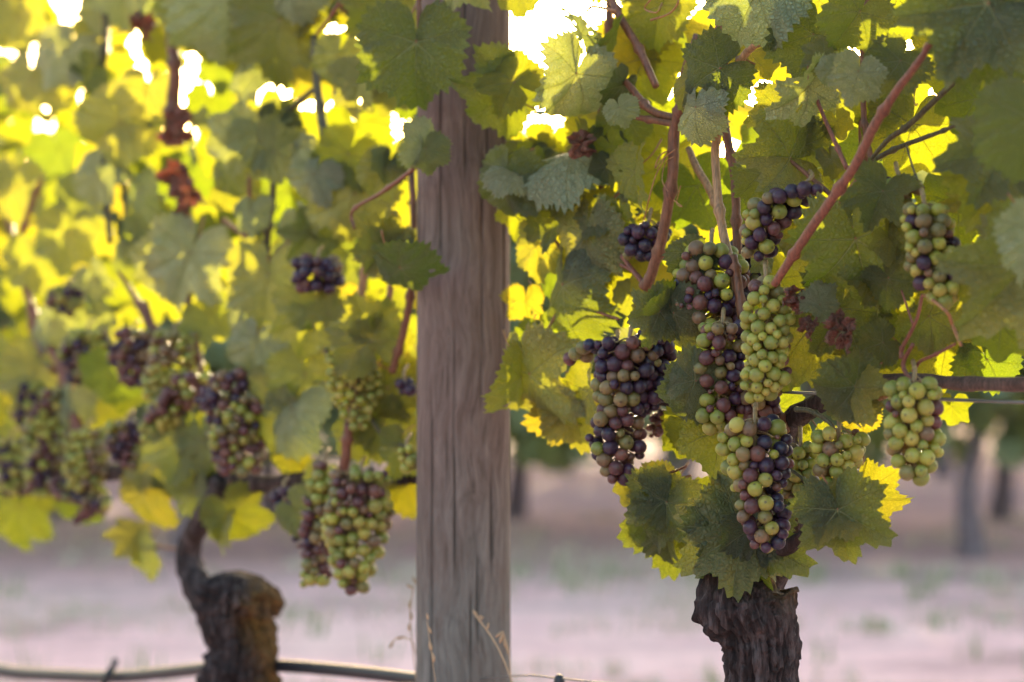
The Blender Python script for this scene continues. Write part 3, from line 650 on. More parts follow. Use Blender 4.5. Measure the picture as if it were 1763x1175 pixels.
# ------------------------------------------------------------------ leaves placed after the photograph
HAND = [
 # jx, jy, length px, tip direction, yaw, pitch, depth, mesh index (None = by seed), material: n normal p pale r red dried, seed tweak
 (1473, 412, 148, 168, 12, -12, -.045, 3, 'n'), (992, 128, 128, 202, -44, 6, -.07, 1, 'p'), (716, 74, 140, 182, 6, 2, -.21, 0, 'n'),
 (885, 142, 88, 312, 20, -10, -.09, 5, 'y'), (872, 152, 122, 218, -30, 8, -.085, 9, 'n'),
 (1238, 118, 108, 245, 14, -10, -.05, 7, 'n'), (1305, -12, 128, 214, 16, -6, -.08, 13, 'p'), (1190, 140, 60, 215, 45, 0, -.05, 8, 'n'),
 (1478, 124, 72, 195, -8, 10, -.10, 14, 'p'), (1432, 120, 40, 262, 0, 0, -.099, 11, 'p'),
 (1197, 186, 84, 182, 48, 5, -.07, 4, 'p'), (1066, 186, 46, 160, 10, 20, -.10, 18, 'p'),
 (1360, 272, 115, 268, 10, 30, -.03, 6, 'n'), (1310, 300, 70, 225, 0, 30, 0.0, 21, 'n'), (1345, 190, 85, 200, 10, 20, .01, 3, 'n'),
 (1400, 60, 110, 200, 0, 10, -.02, 15, 'n'), (1480, 20, 90, 215, -10, 10, -.03, 20, 'n'), (1385, 250, 75, 120, 20, 10, -.01, 22, 'n'),
 (1420, 95, 60, 250, 40, 10, -.06, 10, 'n'), (1390, 150, 90, 235, -50, 20, -.07, 12, 'p'),
 (1700, 6, 160, 262, 6, -6, -.10, 16, 'n'), (1722, 20, 150, 165, 24, 8, -.08, 2, 'n'), (1550, 105, 80, 215, 10, 10, -.03, 17, 'n'),
 (1728, 270, 135, 262, 20, 24, -.05, 8, 'n'), (1735, 305, 132, 222, 10, 10, -.03, 19, 'y'), (1712, 318, 112, 192, -25, 0, .02, 24, 'y'),
 (1775, 205, 130, 190, 10, 0, -.16, 23, 'n'), (1752, 468, 118, 292, 10, -10, -.06, 20, 'n'), (1765, 460, 165, 222, -8, 8, -.08, 3, 'n'),
 (1780, 400, 110, 180, -30, 0, -.12, 25, 'p'),
 (1500, 590, 115, 48, 8, 0, .05, 15, 'y'), (1630, 590, 105, 190, 10, 10, .07, 5, 'y'), (1560, 560, 100, 150, -10, 0, .06, 24, 'y'),
 (1700, 620, 90, 150, 0, 0, .10, 11, 'y'), (1600, 545, 100, 120, 20, 20, .03, 9, 'n'),
 (1445, 530, 120, 205, -8, 6, -.01, 10, 'n'), (1400, 560, 130, 168, 14, 10, .0, 20, 'n'), (1472, 665, 98, 262, -20, 10, -.05, 1, 'n'), (1468, 668, 85, 200, 60, 0, -.05, 9, 'n'),
 (1412, 524, 52, 42, 10, 10, -.07, 14, 'p'), (1404, 522, 40, 300, 40, 10, -.072, 21, 'p'), (1500, 470, 90, 160, -30, 10, .0, 0, 'n'), (1530, 480, 80, 140, 40, 20, -.02, 8, 'n'),
 (1520, 330, 90, 200, 20, 30, -.05, 6, 'n'), (1400, 420, 80, 260, -40, 0, .0, 13, 'n'), (1520, 590, 60, 250, 0, 10, -.01, 11, 'n'),
 (1136, 536, 80, 250, -8, -10, -.09, 3, 'n'), (1142, 534, 72, 62, 35, 0, -.085, 20, 'n'), (1150, 520, 62, 20, 30, 10, -.07, 15, 'n'), (1160, 540, 75, 165, 55, 0, -.08, 4, 'n'), (1195, 440, 70, 230, 30, 10, -.05, 1, 'n'),
 (1197, 655, 80, 305, -14, -6, -.09, 1, 'n'), (1190, 668, 88, 208, 20, 6, -.085, 9, 'n'), (1210, 470, 50, 100, 30, 0, -.05, 22, 'n'),
 (968, 492, 128, 182, 60, 0, -.03, 4, 'n'), (935, 575, 74, 158, -12, 6, .02, 5, 'y'), (912, 645, 150, 162, 66, 6, -.05, 9, 'n'), (898, 650, 100, 202, -60, 6, -.04, 7, 'n'),
 (905, 520, 60, 180, 20, 0, .05, 12, 'y'), (990, 696, 100, 172, 12, 8, .02, 5, 'n'), (1017, 676, 95, 178, 74, 0, -.03, 12, 'n'), (975, 700, 95, 190, -10, 0, .04, 24, 'y'),
 (1250, 742, 112, 208, 38, 0, -.02, 19, 'y'), (1200, 730, 80, 235, 10, 0, .03, 13, 'y'), (1137, 834, 62, 342, 34, 0, -.02, 13, 'n'), (1148, 866, 95, 200, 22, 0, -.03, 12, 'n'), (1146, 862, 66, 285, 14, 0, -.031, 14, 'n'),
 (1172, 880, 124, 192, 8, 4, .04, 5, 'y'), (1205, 900, 100, 200, 60, 4, .05, 7, 'y'), (1150, 920, 60, 190, 50, 0, .0, 6, 'n'),
 (1276, 916, 122, 238, 6, 10, -.055, 5, 'n'), (1279, 914, 134, 168, 10, 6, -.045, 3, 'n'), (1300, 905, 90, 130, -20, 0, -.04, 8, 'n'), (1255, 880, 70, 300, 0, 0, -.05, 1, 'n'),
 (1442, 878, 108, 168, 8, 2, -.05, 3, 'n'), (1440, 880, 70, 262, 20, 0, -.049, 16, 'n'), (1485, 850, 85, 160, 30, 0, .02, 24, 'y'), (1482, 715, 52, 170, 10, 0, .02, 11, 'y'),
 (1400, 765, 80, 180, 0, 0, .08, 5, 'y'), (1340, 700, 70, 110, 0, 0, .09, 11, 'y'), (1265, 790, 60, 200, 30, 0, .06, 24, 'y'), (1400, 830, 75, 190, 10, 0, .07, 15, 'y'),
 (1010, 405, 118, 186, 56, 0, -.02, 7, 'n'), (1094, 296, 86, 186, 66, 0, -.02, 12, 'n'), (985, 268, 112, 236, 60, 10, -.02, 4, 'p'), (872, 304, 112, 192, 44, 0, -.075, 9, 'n'), (880, 300, 55, 258, 50, 20, -.08, 4, 'p'),
 (1075, 425, 140, 192, 24, 10, .06, 16, 'n'), (1040, 360, 80, 220, 44, 10, .0, 17, 'n'), (960, 370, 90, 240, 25, 0, .0, 6, 'n'), (1070, 370, 60, 170, 50, 0, .0, 20, 'n'), (930, 420, 80, 190, 30, 0, .0, 8, 'n'), (905, 360, 80, 210, 30, 0, .03, 10, 'y'),
 (985, 330, 70, 265, -20, 20, .0, 13, 'n'), (1030, 460, 60, 100, 50, 0, .02, 7, 'n'), (950, 470, 80, 160, 45, 0, .05, 4, 'y'),
 (1040, -75, 90, 190, 0, 6, .10, 5, 'y'), (1090, 60, 95, 150, 8, 6, .12, 15, 'y'), (1140, 10, 95, 200, 20, 0, .09, 0, 'n'), (1000, 60, 62, 345, 62, 0, -.05, 12, 'p'), (915, 250, 70, 150, 0, 0, .08, 5, 'y'), (1050, 235, 120, 180, -10, 0, .12, 24, 'y'),
 (1150, 285, 125, 200, 10, 0, .14, 3, 'y'), (960, 290, 95, 190, 20, 0, .10, 15, 'y'), (1110, 100, 110, 205, 0, 0, .13, 11, 'y'), (1200, 320, 100, 160, 10, 0, .12, 11, 'y'), (1080, 200, 80, 200, 30, 0, .05, 13, 'n'),
 (1570, 215, 125, 195, -6, 4, .08, 3, 'y'), (1640, 95, 100, 190, 10, 0, .07, 15, 'y'), (1680, 170, 90, 210, 20, 0, .06, 5, 'y'), (1520, 170, 80, 215, 0, 0, .06, 10, 'y'), (1330, 20, 90, 180, 0, 0, .10, 9, 'y'), (1290, 90, 80, 190, 10, 0, .07, 16, 'y'),
 (1280, 340, 90, 110, 10, 0, .09, 22, 'y'), (1440, 330, 90, 170, 10, 10, .05, 10, 'y'), (1560, 440, 60, 200, 10, 10, .04, 17, 'n'),
 (1650, 350, 100, 180, 20, 10, .04, 21, 'y'), (1340, 480, 90, 190, 10, 10, .08, 20, 'y'), (1030, 160, 70, 240, 30, 0, .06, 16, 'n'),
 (1120, 480, 60, 200, 30, 0, .03, 9, 'y'), (1175, 560, 55, 190, 20, 0, .05, 11, 'y'), (1180, 745, 62, 185, 10, 0, .03, 5, 'y'), (1118, 905, 58, 178, 40, 0, .0, 24, 'y'), (1096, 838, 52, 215, 20, 0, -.03, 14, 'n'), (1350, 640, 50, 180, 20, 0, .0, 9, 'n'), (1725, 560, 80, 190, 20, 0, .02, 5, 'y'), (1690, 470, 80, 210, 20, 10, -.02, 13, 'n'), (1640, 700, 45, 185, 30, 0, .05, 24, 'y'),
 # middle, by the post
 (733, 256, 58, 172, 0, 10, -.19, 18, 'l'), (733, 256, 64, 14, 58, 0, -.185, 4, 'p'), (668, 428, 92, 12, 16, 0, -.12, 3, 'n'), (665, 432, 70, 262, 10, 8, -.122, 19, 'n'), (668, 430, 78, 168, 24, 14, -.12, 8, 'n'),
 (640, 588, 105, 338, -10, 0, -.055, 16, 'n'), (642, 586, 70, 65, 30, 0, -.05, 8, 'n'), (690, 462, 98, 118, 64, 0, -.20, 7, 'n'), (540, 538, 100, 190, -14, 0, -.035, 5, 'n'), (534, 542, 46, 318, 10, 0, -.04, 11, 'y'), (565, 540, 55, 30, 30, 0, -.03, 8, 'n'),
 (525, 645, 95, 185, -14, 0, -.01, 11, 'n'), (502, 706, 95, 205, 54, 0, -.04, 4, 'p'), (500, 700, 70, 150, 50, 0, -.02, 12, 'n'), (895, -15, 60, 190, 30, 0, -.09, 8, 'n'), (800, -50, 100, 160, 30, 0, -.16, 12, 'p'),
 (700, 835, 80, 176, 20, 0, .03, 24, 'y'), (668, 668, 95, 150, 12, 0, .0, 11, 'y'), (660, 730, 90, 140, 20, 0, .02, 16, 'n'), (690, 770, 70, 200, 20, 0, -.02, 14, 'n'), (700, 640, 80, 200, 0, 0, .06, 5, 'y'), (555, 820, 50, 200, 0, 0, -.01, 14, 'n'),
 (660, 10, 95, 230, 0, 0, -.06, 16, 'n'), (600, 265, 90, 208, 10, 0, .02, 5, 'y'), (610, 335, 110, 192, 0, 0, .03, 24, 'n'), (660, 290, 75, 215, 30, 0, -.01, 13, 'n'), (690, 250, 60, 190, 60, 0, .0, 4, 'n'),
 (512, 880, 62, 128, 30, 10, -.08, 13, 'n'),
 # left
 (455, 228, 100, 150, -16, 20, -.03, 1, 'n'), (470, 262, 80, 110, 0, 20, -.028, 16, 'n'), (418, 238, 84, 250, -10, 0, -.05, 5, 'p'), (392, -10, 148, 172, -24, 0, -.05, 7, 'p'), (482, 36, 135, 186, 8, 0, -.03, 5, 'n'), (500, -30, 96, 178, 40, 0, -.05, 4, 'p'),
 (215, -40, 108, 190, 10, 0, -.06, 5, 'p'), (345, 10, 110, 215, 6, 0, -.03, 15, 'n'), (582, 98, 82, 200, 24, 0, -.02, 9, 'n'), (616, 145, 86, 196, 34, 0, -.02, 12, 'n'), (208, 212, 108, 238, 0, 0, -.03, 1, 'n'), (112, 84, 90, 205, 20, 20, -.03, 14, 'p'),
 (56, 138, 112, 178, 30, 0, -.03, 7, 'n'), (328, 436, 122, 200, 10, 10, -.05, 3, 'p'), (300, 450, 95, 235, -8, 0, -.045, 0, 'p'), (432, 362, 60, 170, 30, 30, -.04, 14, 'p'), (462, 472, 118, 186, 20, 0, -.01, 16, 'n'), (405, 520, 80, 190, 60, 0, -.02, 4, 'p'), (400, 60, 60, 80, 20, 0, .02, 5, 'y'),
 (190, 640, 85, 180, 8, 0, -.06, 11, 'y'), (35, 868, 88, 186, 16, 0, -.02, 5, 'y'), (250, 840, 95, 190, 40, 0, .0, 9, 'y'), (240, 948, 72, 186, 60, 0, -.02, 7, 'n'), (232, 928, 52, 268, 30, 40, -.02, 8, 'n'), (285, 835, 50, 110, 40, 0, .0, 24, 'y'), (398, 884, 80, 152, 20, 0, -.02, 9, 'y'), (385, 900, 60, 200, 50, 0, -.02, 12, 'n'),
 (320, 752, 105, 195, 8, 0, -.05, 16, 'n'), (350, 760, 110, 172, 34, 0, -.04, 9, 'n'), (300, 790, 60, 240, 30, 20, -.05, 14, 'n'), (335, 850, 70, 180, 40, 0, -.02, 12, 'n'), (460, 660, 60, 190, 20, 0, -.05, 14, 'n'), (120, 690, 70, 190, 30, 0, -.05, 4, 'p'), (60, 640, 90, 200, 10, 0, -.04, 16, 'n'), (20, 620, 80, 180, 0, 0, -.04, 5, 'n'),
 (400, 300, 70, 180, 30, 0, .0, 9, 'n'), (440, 590, 78, 195, 20, 0, -.05, 5, 'p'), (470, 740, 62, 190, 30, 0, -.02, 11, 'n'), (500, 790, 55, 210, 20, 0, .02, 9, 'y'), (140, 858, 58, 190, 10, 0, .0, 13, 'y'), (620, 745, 70, 170, 10, 0, .0, 16, 'n'), (250, 800, 60, 200, 20, 0, -.03, 8, 'n'), (90, 560, 70, 190, 20, 0, -.04, 4, 'p'), (170, 300, 80, 200, 30, 0, -.05, 5, 'p'), (60, 440, 85, 170, 10, 0, -.04, 16, 'n'), (540, 300, 80, 210, 20, 0, -.04, 9, 'p'), (250, 160, 85, 190, 20, 0, -.04, 13, 'n'), (30, 30, 90, 170, 20, 0, -.04, 15, 'n'), (520, 380, 60, 150, 40, 0, -.02, 12, 'p'), (300, 700, 55, 190, 20, 0, -.08, 6, 'n'), (120, 400, 90, 190, 10, 0, -.02, 16, 'n'), (215, 440, 60, 180, 30, 0, .0, 4, 'n'), (165, 480, 60, 150, 30, 0, -.03, 12, 'p'), (240, 330, 80, 200, 60, 0, -.01, 7, 'n'), (30, 320, 90, 180, 20, 0, -.02, 15, 'n'),
 (300, 300, 48, 220, 0, 0, -.06, None, 'r'), (322, 330, 52, 150, 20, 0, -.06, None, 'r'), (316, 370, 40, 180, 30, 0, -.05, None, 'r'), (245, 40, 44, 190, 0, 0, -.03, None, 'r'), (1000, 248, 46, 175, 10, 0, -.04, None, 'r'), (1450, 572, 54, 190, 30, 0, -.08, None, 'r'),
 (1368, 512, 40, 200, 10, 0, -.09, None, 'r'), (1392, 560, 34, 210, 40, 0, -.09, None, 'r'), (308, 215, 60, 180, 40, 0, -.02, None, 'r'), (1445, 548, 28, 150, 0, 0, -.08, None, 'r'), (600, 8, 30, 190, 0, 0, -.04, None, 'r'),
]
vine_leaves = {vR.name: [], vL.name: [], vF.name: []}
vines = {v.name: v for v in (vR, vL, vF)}
def owner(px): return vR if px > 842 else (vL if px > 60 else vF)
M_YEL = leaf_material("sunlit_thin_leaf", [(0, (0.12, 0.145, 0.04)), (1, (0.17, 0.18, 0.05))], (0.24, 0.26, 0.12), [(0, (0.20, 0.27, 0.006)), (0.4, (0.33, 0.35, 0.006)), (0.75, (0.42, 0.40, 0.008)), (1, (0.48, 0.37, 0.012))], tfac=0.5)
MATS = {'l': M_LIT, 'n': M_LEAF, 'p': M_PALE, 'y': M_YEL, 'r': M_RED}
RMESH = [new_mesh("dry_leaf", V, F, M_RED, U) for V, U, F in REDV]

SUNGAP = [(878, 5), (905, 12), (925, 45), (985, 62), (990, 110), (975, 135), (940, 150), (915, 200), (885, 215), (872, 140), (895, 100), (910, 60), (880, 50)]
def ingap(x, y, pad):
    # distance to the polyline through the gap where the low sun shows
    for (ax, ay), (bx, by), r_ in (((890, 25), (915, 70), 24), ((915, 70), (965, 85), 36), ((940, 100), (892, 185), 28), ((1600, 110), (1625, 130), 18), ((1095, 120), (1096, 124), 14), ((1094, 45), (1094, 48), 8),
                                   ((10, 80), (20, 90), 22), ((45, 100), (45, 118), 14), ((224, 75), (224, 100), 12), ((318, 100), (324, 110), 8), ((322, 175), (324, 190), 10), ((1318, 88), (1322, 95), 8), ((1570, 260), (1610, 300), 15), ((1175, 345), (1185, 420), 14)):
        dx, dy = bx - ax, by - ay; t = max(0, min(1, ((x - ax) * dx + (y - ay) * dy) / (dx * dx + dy * dy + 1e-6)))
        if math.hypot(x - ax - t * dx, y - ay - t * dy) < r_ + pad * (1.0 if r_ > 22 and x > 700 else 0.62): return True
    return False

LEAVES = []   # (vine, matrix, variant, mat, screen size)
for n_, (jx, jy, L, rot, yaw, pit, dz, vi, mk) in enumerate(HAND):
    Z = rowZ(jx) + dz; J = atZ(jx, jy, Z)
    if mk == 'n' and jx < 640 and jx != 482: mk = 'l'  # left leaves get the copy with the brighter light in its colour
    if L < 145 and abs(yaw) < 50 and jy < 840: L *= 0.86
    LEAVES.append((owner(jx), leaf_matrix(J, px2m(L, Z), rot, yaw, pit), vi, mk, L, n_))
# the rest of the canopy behind and beside them
rf = random.Random(21)
def canopy_ok(x, y, d):
    if x < 842: lim = 700 + 60 * math.sin(x * .011) if x > 60 else 860
    elif x < 1080: lim = 330
    elif x < 1500: lim = 640
    else: lim = 560
    return y < lim
FILL = []
def try_fill(n, d0, d1, L0, L1, space, syaw, kinds, inside, keep=lambda x, y: True):
    got, tries, pts = 0, 0, []
    while got < n and tries < 9000:
        tries += 1
        x = rf.uniform(-140, 1880) if inside else rf.uniform(-560, 2200); y = rf.uniform(-150, 760) if inside else rf.uniform(-650, 760)
        if not inside and (-110 < x < 1840 and y > -110): continue
        d = rf.uniform(d0, d1)
        if 700 < x < 900 and d < 0.09: continue
        L = rf.uniform(L0, L1) * 2.1 / (rowZ(x) + d); rot = rf.gauss(183, 30)
        cx = x + math.sin(math.radians(rot)) * L * .25; cy = y - math.cos(math.radians(rot)) * L * .25
        if not keep(cx, cy) or not canopy_ok(x, y + L * 0.7, d): continue
        if any((cx - a) ** 2 + (cy - b) ** 2 < (space * (L + c) / 2) ** 2 for a, b, c in pts): continue
        if inside and ingap(cx, cy, L * 0.85): continue
        if 880 < cx < 1010 and -60 < cy < 240 and d < .08: continue
        if inside and (cx > 1585 and 180 < cy < 440 and rf.random() < .8 or 1070 < cx < 1240 and 230 < cy < 430 and d < .15 or 1120 < cx < 1240 and 330 < cy < 430 or 1500 < cx < 1650 and 250 < cy < 360): continue
        pts.append((cx, cy, L)); got += 1
        FILL.append((x, y, L, rot, rf.gauss(0, syaw) + (180 if rf.random() < .3 else 0), rf.gauss(8, 14), d, inside, rf.choice(kinds)))
try_fill(400, .17, .25, 84, 112, 1.10, 16, 'yyyyy', True)
try_fill(30, .07, .14, 60, 92, 1.25, 30, 'yyyn', True, lambda x, y: x < 1080)
try_fill(40, .10, .16, 60, 90, .8, 20, 'yyl', True, lambda x, y: x < 700 and y < 150)
try_fill(8, .0, .06, 45, 75, 1.6, 38, 'nnp', True, lambda x, y: 840 < x < 1100)
try_fill(26, .0, .06, 55, 95, 1.5, 38, 'llp', True, lambda x, y: x < 700)
try_fill(26, -.04, .06, 34, 58, 1.0, 45, 'nyll', True, lambda x, y: 870 < x < 1110 and 230 < y < 560)
try_fill(30, -.03, .06, 34, 56, 1.2, 45, 'nyl', True, lambda x, y: y < 480)
try_fill(330, .0, .25, 60, 120, 0.5, 38, 'nnyy', False)
for k, (x, y, L, rot, yaw, pit, d, inside, mk) in enumerate(FILL):
    Z = rowZ(x) + d
    LEAVES.append((owner(x), leaf_matrix(atZ(x, y, Z), px2m(L, Z), rot, yaw, pit), rf.randrange(26), mk, (L * 0.6 if inside else 0.0), 1000 + k))
nleaf = {}
stuff = {k: [] for k in vines}
LEAVES.sort(key=lambda t: -t[4] if t[5] >= 1000 else -1e6)
for par, M, vi, mk, sz, n_ in LEAVES:
    c = nleaf.get(par.name, 0)
    if mk == 'r':
        me = RMESH[n_ % 4]
        o = L_(par, "dry_leaf", me, "withered red brown leaf"); o.matrix_basis = M; continue
    vi = (n_ * 7) % 26 if vi is None else vi
    if sz > 0 and c < 100:
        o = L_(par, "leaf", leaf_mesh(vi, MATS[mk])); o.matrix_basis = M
        q = link("petiole", PETV[n_ % 5][0]); q.parent = o
        nleaf[par.name] = c + 1
    else: stuff[par.name].append((M, n_, mk))
for k, lst in stuff.items():
    VV, UU, FF, mi = [], [], [], []; b = 0
    mats = [M_LEAF, M_YEL, M_PALE]
    for M, n_, mk in lst:
        V, U, F = LEAFV[n_ % 26] if False else LOWV[n_ % 6]
        A = np.array(M)[:3]; Vn = np.array([tuple(v) for v in V]); Vw = Vn @ A[:, :3].T + A[:, 3]
        VV.append(Vw); UU.extend(U); FF.extend([tuple(i + b for i in f) for f in F]); mi.extend([{'n': 0, 'l': 0, 'y': 1, 'p': 2}[mk]] * len(F)); b += len(V)
    if not lst: continue
    me = new_mesh("foliage", np.vstack(VV), FF, M_LEAF, UU); me.materials.append(M_YEL); me.materials.append(M_PALE)
    me.polygons.foreach_set('material_index', mi)
    o = L_(vines[k], "foliage", me); o['kind'] = 'stuff'

# ------------------------------------------------------------------ grape bunches
def sphere_mesh(name, seed, dent=0.0):
    V, F = [], []; nu, nv = 22, 14
    for j in range(1, nv):
        ph = math.pi * j / nv
        for i in range(nu):
            th = 2 * math.pi * i / nu; v = Vector((math.sin(ph) * math.cos(th), math.sin(ph) * math.sin(th), math.cos(ph) * 1.04))
            v *= 1 + 0.025 * noise.noise(v * 1.3 + Vector((seed, 0, 0))) - dent * abs(noise.noise(v * 2.5 + Vector((seed, 3, 0))))
            V.append(v)
    V += [Vector((0, 0, 1.03)), Vector((0, 0, -1.04))]; a, b = len(V) - 2, len(V) - 1
    for j in range(nv - 2):
        for i in range(nu):
            i2 = (i + 1) % nu; F.append((j * nu + i, (j + 1) * nu + i, (j + 1) * nu + i2, j * nu + i2))
    for i in range(nu):
        i2 = (i + 1) % nu; F.append((a, i, i2)); F.append((b, (nv - 2) * nu + i2, (nv - 2) * nu + i))
    return new_mesh(name, V, F, M_BERRY), V, F
BER = [sphere_mesh("berry", s) for s in range(4)]; RAISIN = sphere_mesh("berry", 9, 0.5)
PAL = {'g': [(0.25, 0.25, 0.036), (0.30, 0.29, 0.045), (0.20, 0.215, 0.034), (0.32, 0.285, 0.055)],
       'o': [(0.16, 0.14, 0.04), (0.19, 0.135, 0.05), (0.16, 0.10, 0.05)],
       'p': [(0.13, 0.050, 0.036), (0.11, 0.036, 0.036), (0.085, 0.026, 0.030)],
       'v': [(0.030, 0.008, 0.031), (0.021, 0.007, 0.027), (0.042, 0.011, 0.033)],
       'b': [(0.009, 0.007, 0.028), (0.013, 0.009, 0.033)]}
def bunch(label, axis, hw, d, bpx, mix, mixb, seed, loose=1.0, cap=100, flat=0.8, side=None):
    """axis: pixel path top to bottom, hw: half-widths px, mix/mixb: colour letters at the top and at the tip"""
    rr = random.Random(seed * 13 + 5)
    if seed >= 20 and d > -0.04: d -= 0.045
    ap = [P(x, y, d) for x, y in axis]; Zc = ap[0].y
    # keep the whole bunch hanging in one plane instead of following the row
    ap = [atZ(x, y, Zc + (rowZ(x) - rowZ(axis[0][0])) * 0.6) for x, y in axis]
    if seed >= 20 and seed not in (21, 22, 23): hw = [h * 1.18 for h in hw]
    else: hw = [h * 1.06 for h in hw]
    if seed < 20: bpx *= 0.93
    rads = [px2m(h, Zc) for h in hw]; rb = px2m(bpx / 2, Zc)
    pts, rs = resample(ap, rads, 8)
    seg = [0]
    for a, b in zip(pts, pts[1:]): seg.append(seg[-1] + (b - a).length)
    tot = seg[-1]; acc = []
    def at(t):
        s = t * tot; i = 0
        while i < len(seg) - 2 and seg[i + 1] < s: i += 1
        f = (s - seg[i]) / max(1e-6, seg[i + 1] - seg[i]); return pts[i].lerp(pts[i + 1], f), rs[i] * (1 - f) + rs[i + 1] * f
    pos = []
    arr = np.zeros((0, 3)); arad = np.zeros(0)
    for phase, (rmin, rmax, tries) in enumerate(((0.93, 1.12, 1500), (0.78, 0.95, 1800), (0.58, 0.75, 1200))):
        for _ in range(tries):
            t = rr.random(); c, Rm = at(t); r = rb * rr.uniform(rmin, rmax)
            a = rr.uniform(0, 6.283)
            q = max(0.0, Rm - r) * (rr.uniform(0.72, 1.0) if Rm > 1.6 * rb else rr.uniform(0, 1)) * (1 + 0.12 * math.sin(a * 2 + t * 9 + seed))
            p = c + Vector((math.cos(a) * q, math.sin(a) * q * flat, rr.uniform(-.3, .3) * r))
            if len(arr):
                dd = np.sqrt(((arr - np.array(p)) ** 2).sum(1))
                if (dd < (arad + r) * 0.86 * loose).any(): continue
            arr = np.vstack([arr, np.array(p)[None]]); arad = np.append(arad, r); pos.append((p, r, t, c))
    root = empty("grape_bunch", ap[0], label, "grapes", "grape bunches hanging from the vines")
    pos.sort(key=lambda q: q[0].y)
    sv, sf = [], []
    V, F = tube([ap[0] + Vector((0.003, 0.026, 0.016)), ap[0] + Vector((0, 0, 0.008))] + ap[1:], [0.0022, 0.002] + [0.0016] * (len(ap) - 1), 6, 4, V=sv, F=sf)
    ph = rr.uniform(0, 9)
    rest = []
    for i, (p, r, t, c) in enumerate(pos):
        out = (p - c); out = out.normalized() if out.length > 1e-5 else Vector((0, -1, 0))
        back = p - out * r * 0.95; top = c + Vector((0, 0, 0.006)) * 0.8
        if i < 100 or loose > 1.05:
            tube([top, (top + back) / 2 + Vector((0, 0, 0.0015)), back], [0.0009, 0.0007, 0.0009], 4, 2, V=sv, F=sf)
        mm = mixb if rr.random() < t else mix
        # patches of riper berries
        k = noise.noise(p * 26 + Vector((seed * 3.1, 0, ph))) * 0.9 + 0.5 + rr.gauss(0, 0.15)
        letter = mm[max(0, min(len(mm) - 1, int(k * len(mm))))]
        if side is not None and rr.random() < 0.85:   # one flank riper
            letter = (rr.choice('vbbv') if (p.x - c.x) * side > rads[0] * 0.22 else letter)
        col = rr.choice(PAL[letter]); s = rr.uniform(0.85, 1.15)
        col = tuple(x * s for x in col) + (1,)
        if i < cap:
            raisin = rr.random() < 0.045
            o = link("berry", (RAISIN if raisin else BER[i % 4])[0], root)
            rad = r * (0.6 if raisin else 1)
            jit = (out + Vector((rr.gauss(0, .35), rr.gauss(0, .35), rr.gauss(-.2, .35)))).normalized()
            o.matrix_basis = Matrix.Translation(p - ap[0]) @ jit.to_track_quat('Z', 'Y').to_matrix().to_4x4() @ Matrix.Diagonal((rad * rr.uniform(.95, 1.03), rad * rr.uniform(.95, 1.03), rad * rr.uniform(.97, 1.10), 1))
            o.color = (0.12, 0.05, 0.035, 1) if raisin else col
        else: rest.append((p - ap[0], r))
    if rest:
        V, F = [], []
        for k, (p, r) in enumerate(rest):
            _, bv, bf = BER[k % 4]; b = len(V); V += [p + v * r for v in bv]; F += [tuple(i + b for i in f) for f in bf]
        o = link("berries", new_mesh("berries", V, F, M_BERRY), root); o.color = (0.10, 0.06, 0.05, 1); o['kind'] = 'stuff'
    st = link("stem", new_mesh("stem", [v - ap[0] for v in sv], sf, M_STEM), root)
    return root

B = bunch
B("long purple and olive bunch with a side shoulder, beside the green tie", [(1085, 590), (1075, 640), (1068, 700), (1062, 770), (1062, 822)], [48, 58, 50, 48, 26], -0.055, 27, 'povvb', 'opvvg', 1)
B("short pinkish shoulder bunch reaching left toward the post", [(1060, 600), (1030, 596), (1000, 612), (978, 618)], [30, 34, 26, 14], -0.06, 27, 'gopgv', 'vpob', 2)
B("dark purple bunch tucked behind the long one, left of the jagged leaves", [(1130, 575), (1128, 630), (1122, 680), (1115, 705)], [38, 40, 36, 20], -0.015, 28, 'vvbpo', 'vbbo', 3)
B("tall green and pink bunch left of the brightest green bunch", [(1245, 560), (1240, 610), (1238, 660), (1236, 715), (1232, 740)], [50, 46, 44, 44, 18], -0.055, 26, 'ggpov', 'gppgv', 4)
B("brightest all green bunch in the centre of the right vine", [(1318, 482), (1322, 530), (1320, 590), (1318, 650), (1308, 685)], [30, 42, 46, 46, 24], -0.09, 25, 'ggggo', 'gggp', 5)
B("lowest bunch over the trunk, green on its left and deep purple on its right", [(1300, 728), (1300, 780), (1308, 850), (1320, 915), (1322, 945)], [56, 60, 50, 42, 22], -0.085, 28, 'gopvg', 'govpg', 6, side=1)
B("green bunch behind the lowest bunch, above the notched leaf", [(1445, 748), (1442, 780), (1440, 815), (1436, 838)], [48, 48, 42, 24], -0.02, 27, 'ggggo', 'ggog', 7)
B("small shaded green bunch between the lowest bunch and its green neighbour", [(1378, 770), (1380, 810), (1382, 850), (1380, 880)], [28, 32, 34, 20], 0.01, 24, 'goggo', 'oogv', 8)
B("green bunch with rosy tip hanging alone at the right below the cordon", [(1575, 658), (1572, 700), (1572, 750), (1575, 800), (1578, 828)], [48, 56, 50, 42, 22], -0.05, 29, 'ggggg', 'gggop', 9)
B("purple and green bunch half hidden by the big leaf, high on the right vine", [(1395, 325), (1350, 345), (1318, 390), (1308, 440)], [30, 48, 46, 32], -0.05, 28, 'ogvvb', 'pogv', 10)
B("small dark purple bunch between two canes high above the shoulder bunch", [(1118, 388), (1112, 410), (1108, 440)], [34, 46, 34], 0.0, 24, 'vvbvo', 'vbvo', 11)
B("shaded green and pink bunch behind the canes, topmost in the middle", [(1225, 425), (1225, 470), (1228, 520), (1235, 560)], [46, 62, 66, 52], -0.03, 28, 'ggopg', 'gopv', 12)
